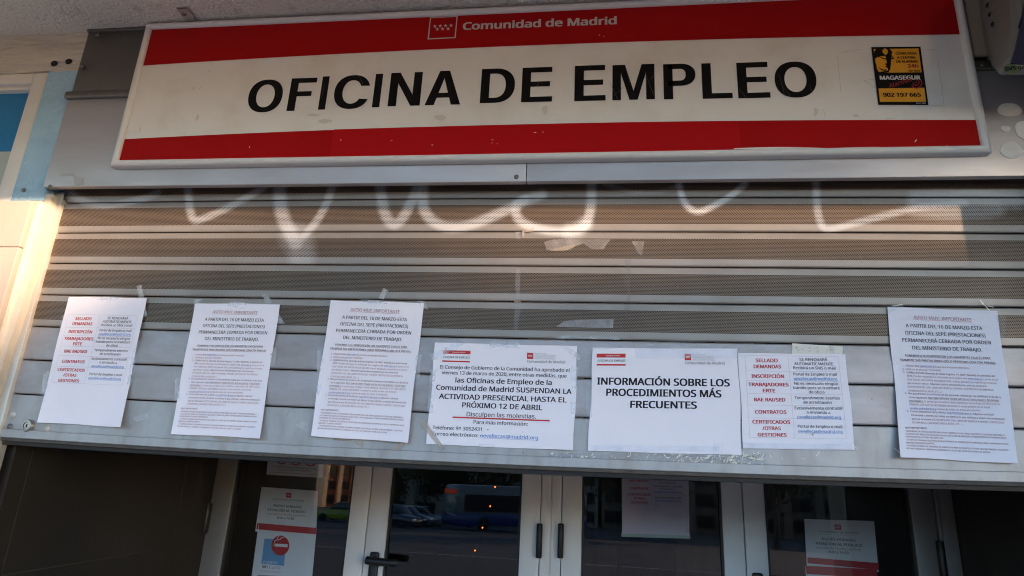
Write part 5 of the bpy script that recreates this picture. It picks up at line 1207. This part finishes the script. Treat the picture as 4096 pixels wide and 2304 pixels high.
b = MB(); b.box(5.5, 5.66, -.95, .95, 2.45, 2.75, .01, M=M); b.build('destination_display', M_LED, BUS)
for x in (3.4, -3.0):
    for y in (1.15, -1.15): wheel(BUS, M, x, y, .48, .28)
# trees
M_BARK = mat('bark', (.09, .07, .05), .9, var=(.05, .04, .03), scale=20, bump=.01, bscale=20)
M_LEAF = mat('olive leaves', (.085, .075, .018), .7, var=(.16, .125, .022), scale=.8, vfac=(.4, .65)); M_LEAF2 = mat('dark leaves', (.028, .036, .014), .7, var=(.05, .055, .018), scale=.8)
def tree(loc, h, r, m, label, seed):
    rn = random.Random(seed); t = thing('street_tree', loc, label, 'tree', 'trees behind the parked cars')
    L = Vector(loc); b = MB(); b.tube([L, L+Vector((.1, 0, h*.25)), L+Vector((0, .1, h*.5)), L+Vector((.15, 0, h*.8))], [.20, .16, .12, .04], 9)
    cl = []
    for i in range(9):
        a = rn.uniform(0, 6.28); e = L+Vector((math.cos(a)*r*rn.uniform(.3, .8), math.sin(a)*r*rn.uniform(.3, .8), h*rn.uniform(.45, .95))); cl.append(e)
        b.tube([L+Vector((0, 0, h*rn.uniform(.25, .55))), (L+e)/2+Vector((0, 0, h*.25)), e], [.08, .05, .02], 6)
    b.build('trunk', M_BARK, t)
    b = MB()
    for i in range(1500):
        e = rn.choice(cl); c = e+Vector((rn.gauss(0, r*.26), rn.gauss(0, r*.26), rn.gauss(0, h*.075))); s = rn.uniform(.10, .24)
        u = Vector((rn.gauss(0, 1), rn.gauss(0, 1), rn.gauss(0, 1))).normalized(); w = u.orthogonal().normalized(); b.poly([c-u*s, c-w*s*.6, c+u*s, c+w*s*.6])
    b.build('crown', m, t)
for i, (px, Y, h, r, m, lab) in enumerate(((1575, -52, 4.6, 2.6, M_LEAF, 'olive bush like tree behind the dark blue car'), (1690, -58, 6.4, 3.4, M_LEAF2, 'dark tree behind the front of the bus'), (1790, -62, 6.8, 3.6, M_LEAF, 'olive tree above the roof of the bus'),
       (1900, -60, 6.6, 3.6, M_LEAF2, 'dark tree over the middle of the bus'), (2010, -64, 7.0, 3.6, M_LEAF, 'olive tree at the tail of the bus'), (2550, -48, 6.5, 3.6, M_LEAF2, 'dark tree further down the street'), (3100, -44, 6.5, 3.6, M_LEAF2, 'dark tree at the far end of the street'), (1480, -80, 7, 3.5, M_LEAF2, 'dark tree between the brick tower and the cars'))):
    p = R2(px, 2080, Y); tree((p.x, p.y, gz(p)), h, r, m, lab, i+20)
# brick tower
M_BRICK = mat('red brick', (.50, .19, .10), .9, var=(.43, .15, .075), scale=2); M_BALC = mat('tan brick', (.88, .58, .34), .9)
def tower(loc, rz, w, d, h, floors, bays, label, brick, balc):
    M = frame(loc, rz); t = thing('apartment_block', loc, label, 'building')
    b = MB(); b.box(-w/2, w/2, -d, 0, 0, h, M=M); b.build('wall', brick, t)
    b = MB(); b.box(-w/2-.3, w/2+.3, -d-.3, .3, h, h+.6, M=M); b.build('roof', brick, t)
    fh = h/floors; bw = w/bays
    for k in range(floors):
        for i in range(bays):
            x = -w/2+bw*(i+.5)
            b = MB(); b.box(x-bw*.28, x+bw*.28, -.02, .06, k*fh+fh*.25, k*fh+fh*.85, M=M); b.build('window', M_CARGL, t)
    for i in range(bays-1):
        x = -w/2+bw*(i+1); b = MB(); b.box(x-bw*.13, x+bw*.13, 0, .9, 0, h, M=M); b.build('pier', balc, t)
    return t
p = R2(1352, 2040, -150); p.z = gz(p)
nf = Vector((.86, .51, 0)); tower(p+Vector((-6, -4, 0)), math.atan2(nf.y, nf.x)-math.pi/2, 26, 14, 30, 9, 6, 'tall red brick apartment tower lit by low sun, seen in the door glass', M_BRICK, M_BALC)
# plain blocks closing the far side of the street
for i, (x, w, h, lab) in enumerate(((-62, 34, 11, 'grey apartment block far down the street beyond the brick tower side'), (-17, 37, 10, 'beige apartment block behind the bus'), (18, 34, 12, 'brown apartment block behind the dark trees'), (56, 34, 11, 'pale apartment block at the far end of the street'))):
    c = ((.22, .21, .20), (.30, .26, .21), (.20, .14, .10), (.18, .17, .15))[i]
    y = -92; tower(Vector((x, y, ground_z(y))), 0, w, 12, h-ground_z(y), 6, 8, lab, mat('facade render', c, .9, var=tuple(v*.85 for v in c), scale=.6), mat('facade pier', tuple(v*1.1 for v in c), .9))
# added unseen block: roofline, step and roof boxes shaped to shade the shutter
e = Vector((math.cos(SUN_AZ), math.sin(SUN_AZ), 0)); sh_ = Vector((math.sin(SUN_AZ), -math.cos(SUN_AZ), 0)); DIST = 30.0; HT = DIST*math.tan(SUN_EL)
M = Matrix.Translation(sh_*DIST) @ Matrix.Rotation(math.atan2(e.y, e.x), 4, 'Z')
GB = gz(Vector((0, -19, 0)))
BLK = thing('apartment_block', sh_*DIST, 'unseen low block added on the sunny side, its roofline shaped to shade the shutter', 'building')
zr0 = 2.075+HT
b = MB(); b.box(-1.08, 3.5, -9, 0, GB-2, zr0, M=M); b.box(-2.3, -1.08, -9, 0, GB-2, zr0-.33, M=M); b.build('wall', M_WALL, BLK)
b = MB(); b.box(-.62, -.20, -.8, -.02, zr0, zr0+.16, .01, M=M); b.box(2.0, 2.6, -4, -3.2, zr0, zr0+1.0, .01, M=M); b.box(-.82, -.60, -.7, -.02, zr0, zr0+.14, .01, M=M); b.build('roof_shade_box', M_BRICK, BLK)  # boxes added on the roof to shade parts of the shutter
for k in range(3):
    for i in range(3):
        x = -1.2+i*1.8; b = MB(); b.box(x-.5, x+.5, -.02, .05, GB+.9+k*2.9, GB+2.3+k*2.9, M=M); b.build('window', M_CARGL, BLK)
bpy.data.objects.remove(_fo); bpy.data.curves.remove(_fc)
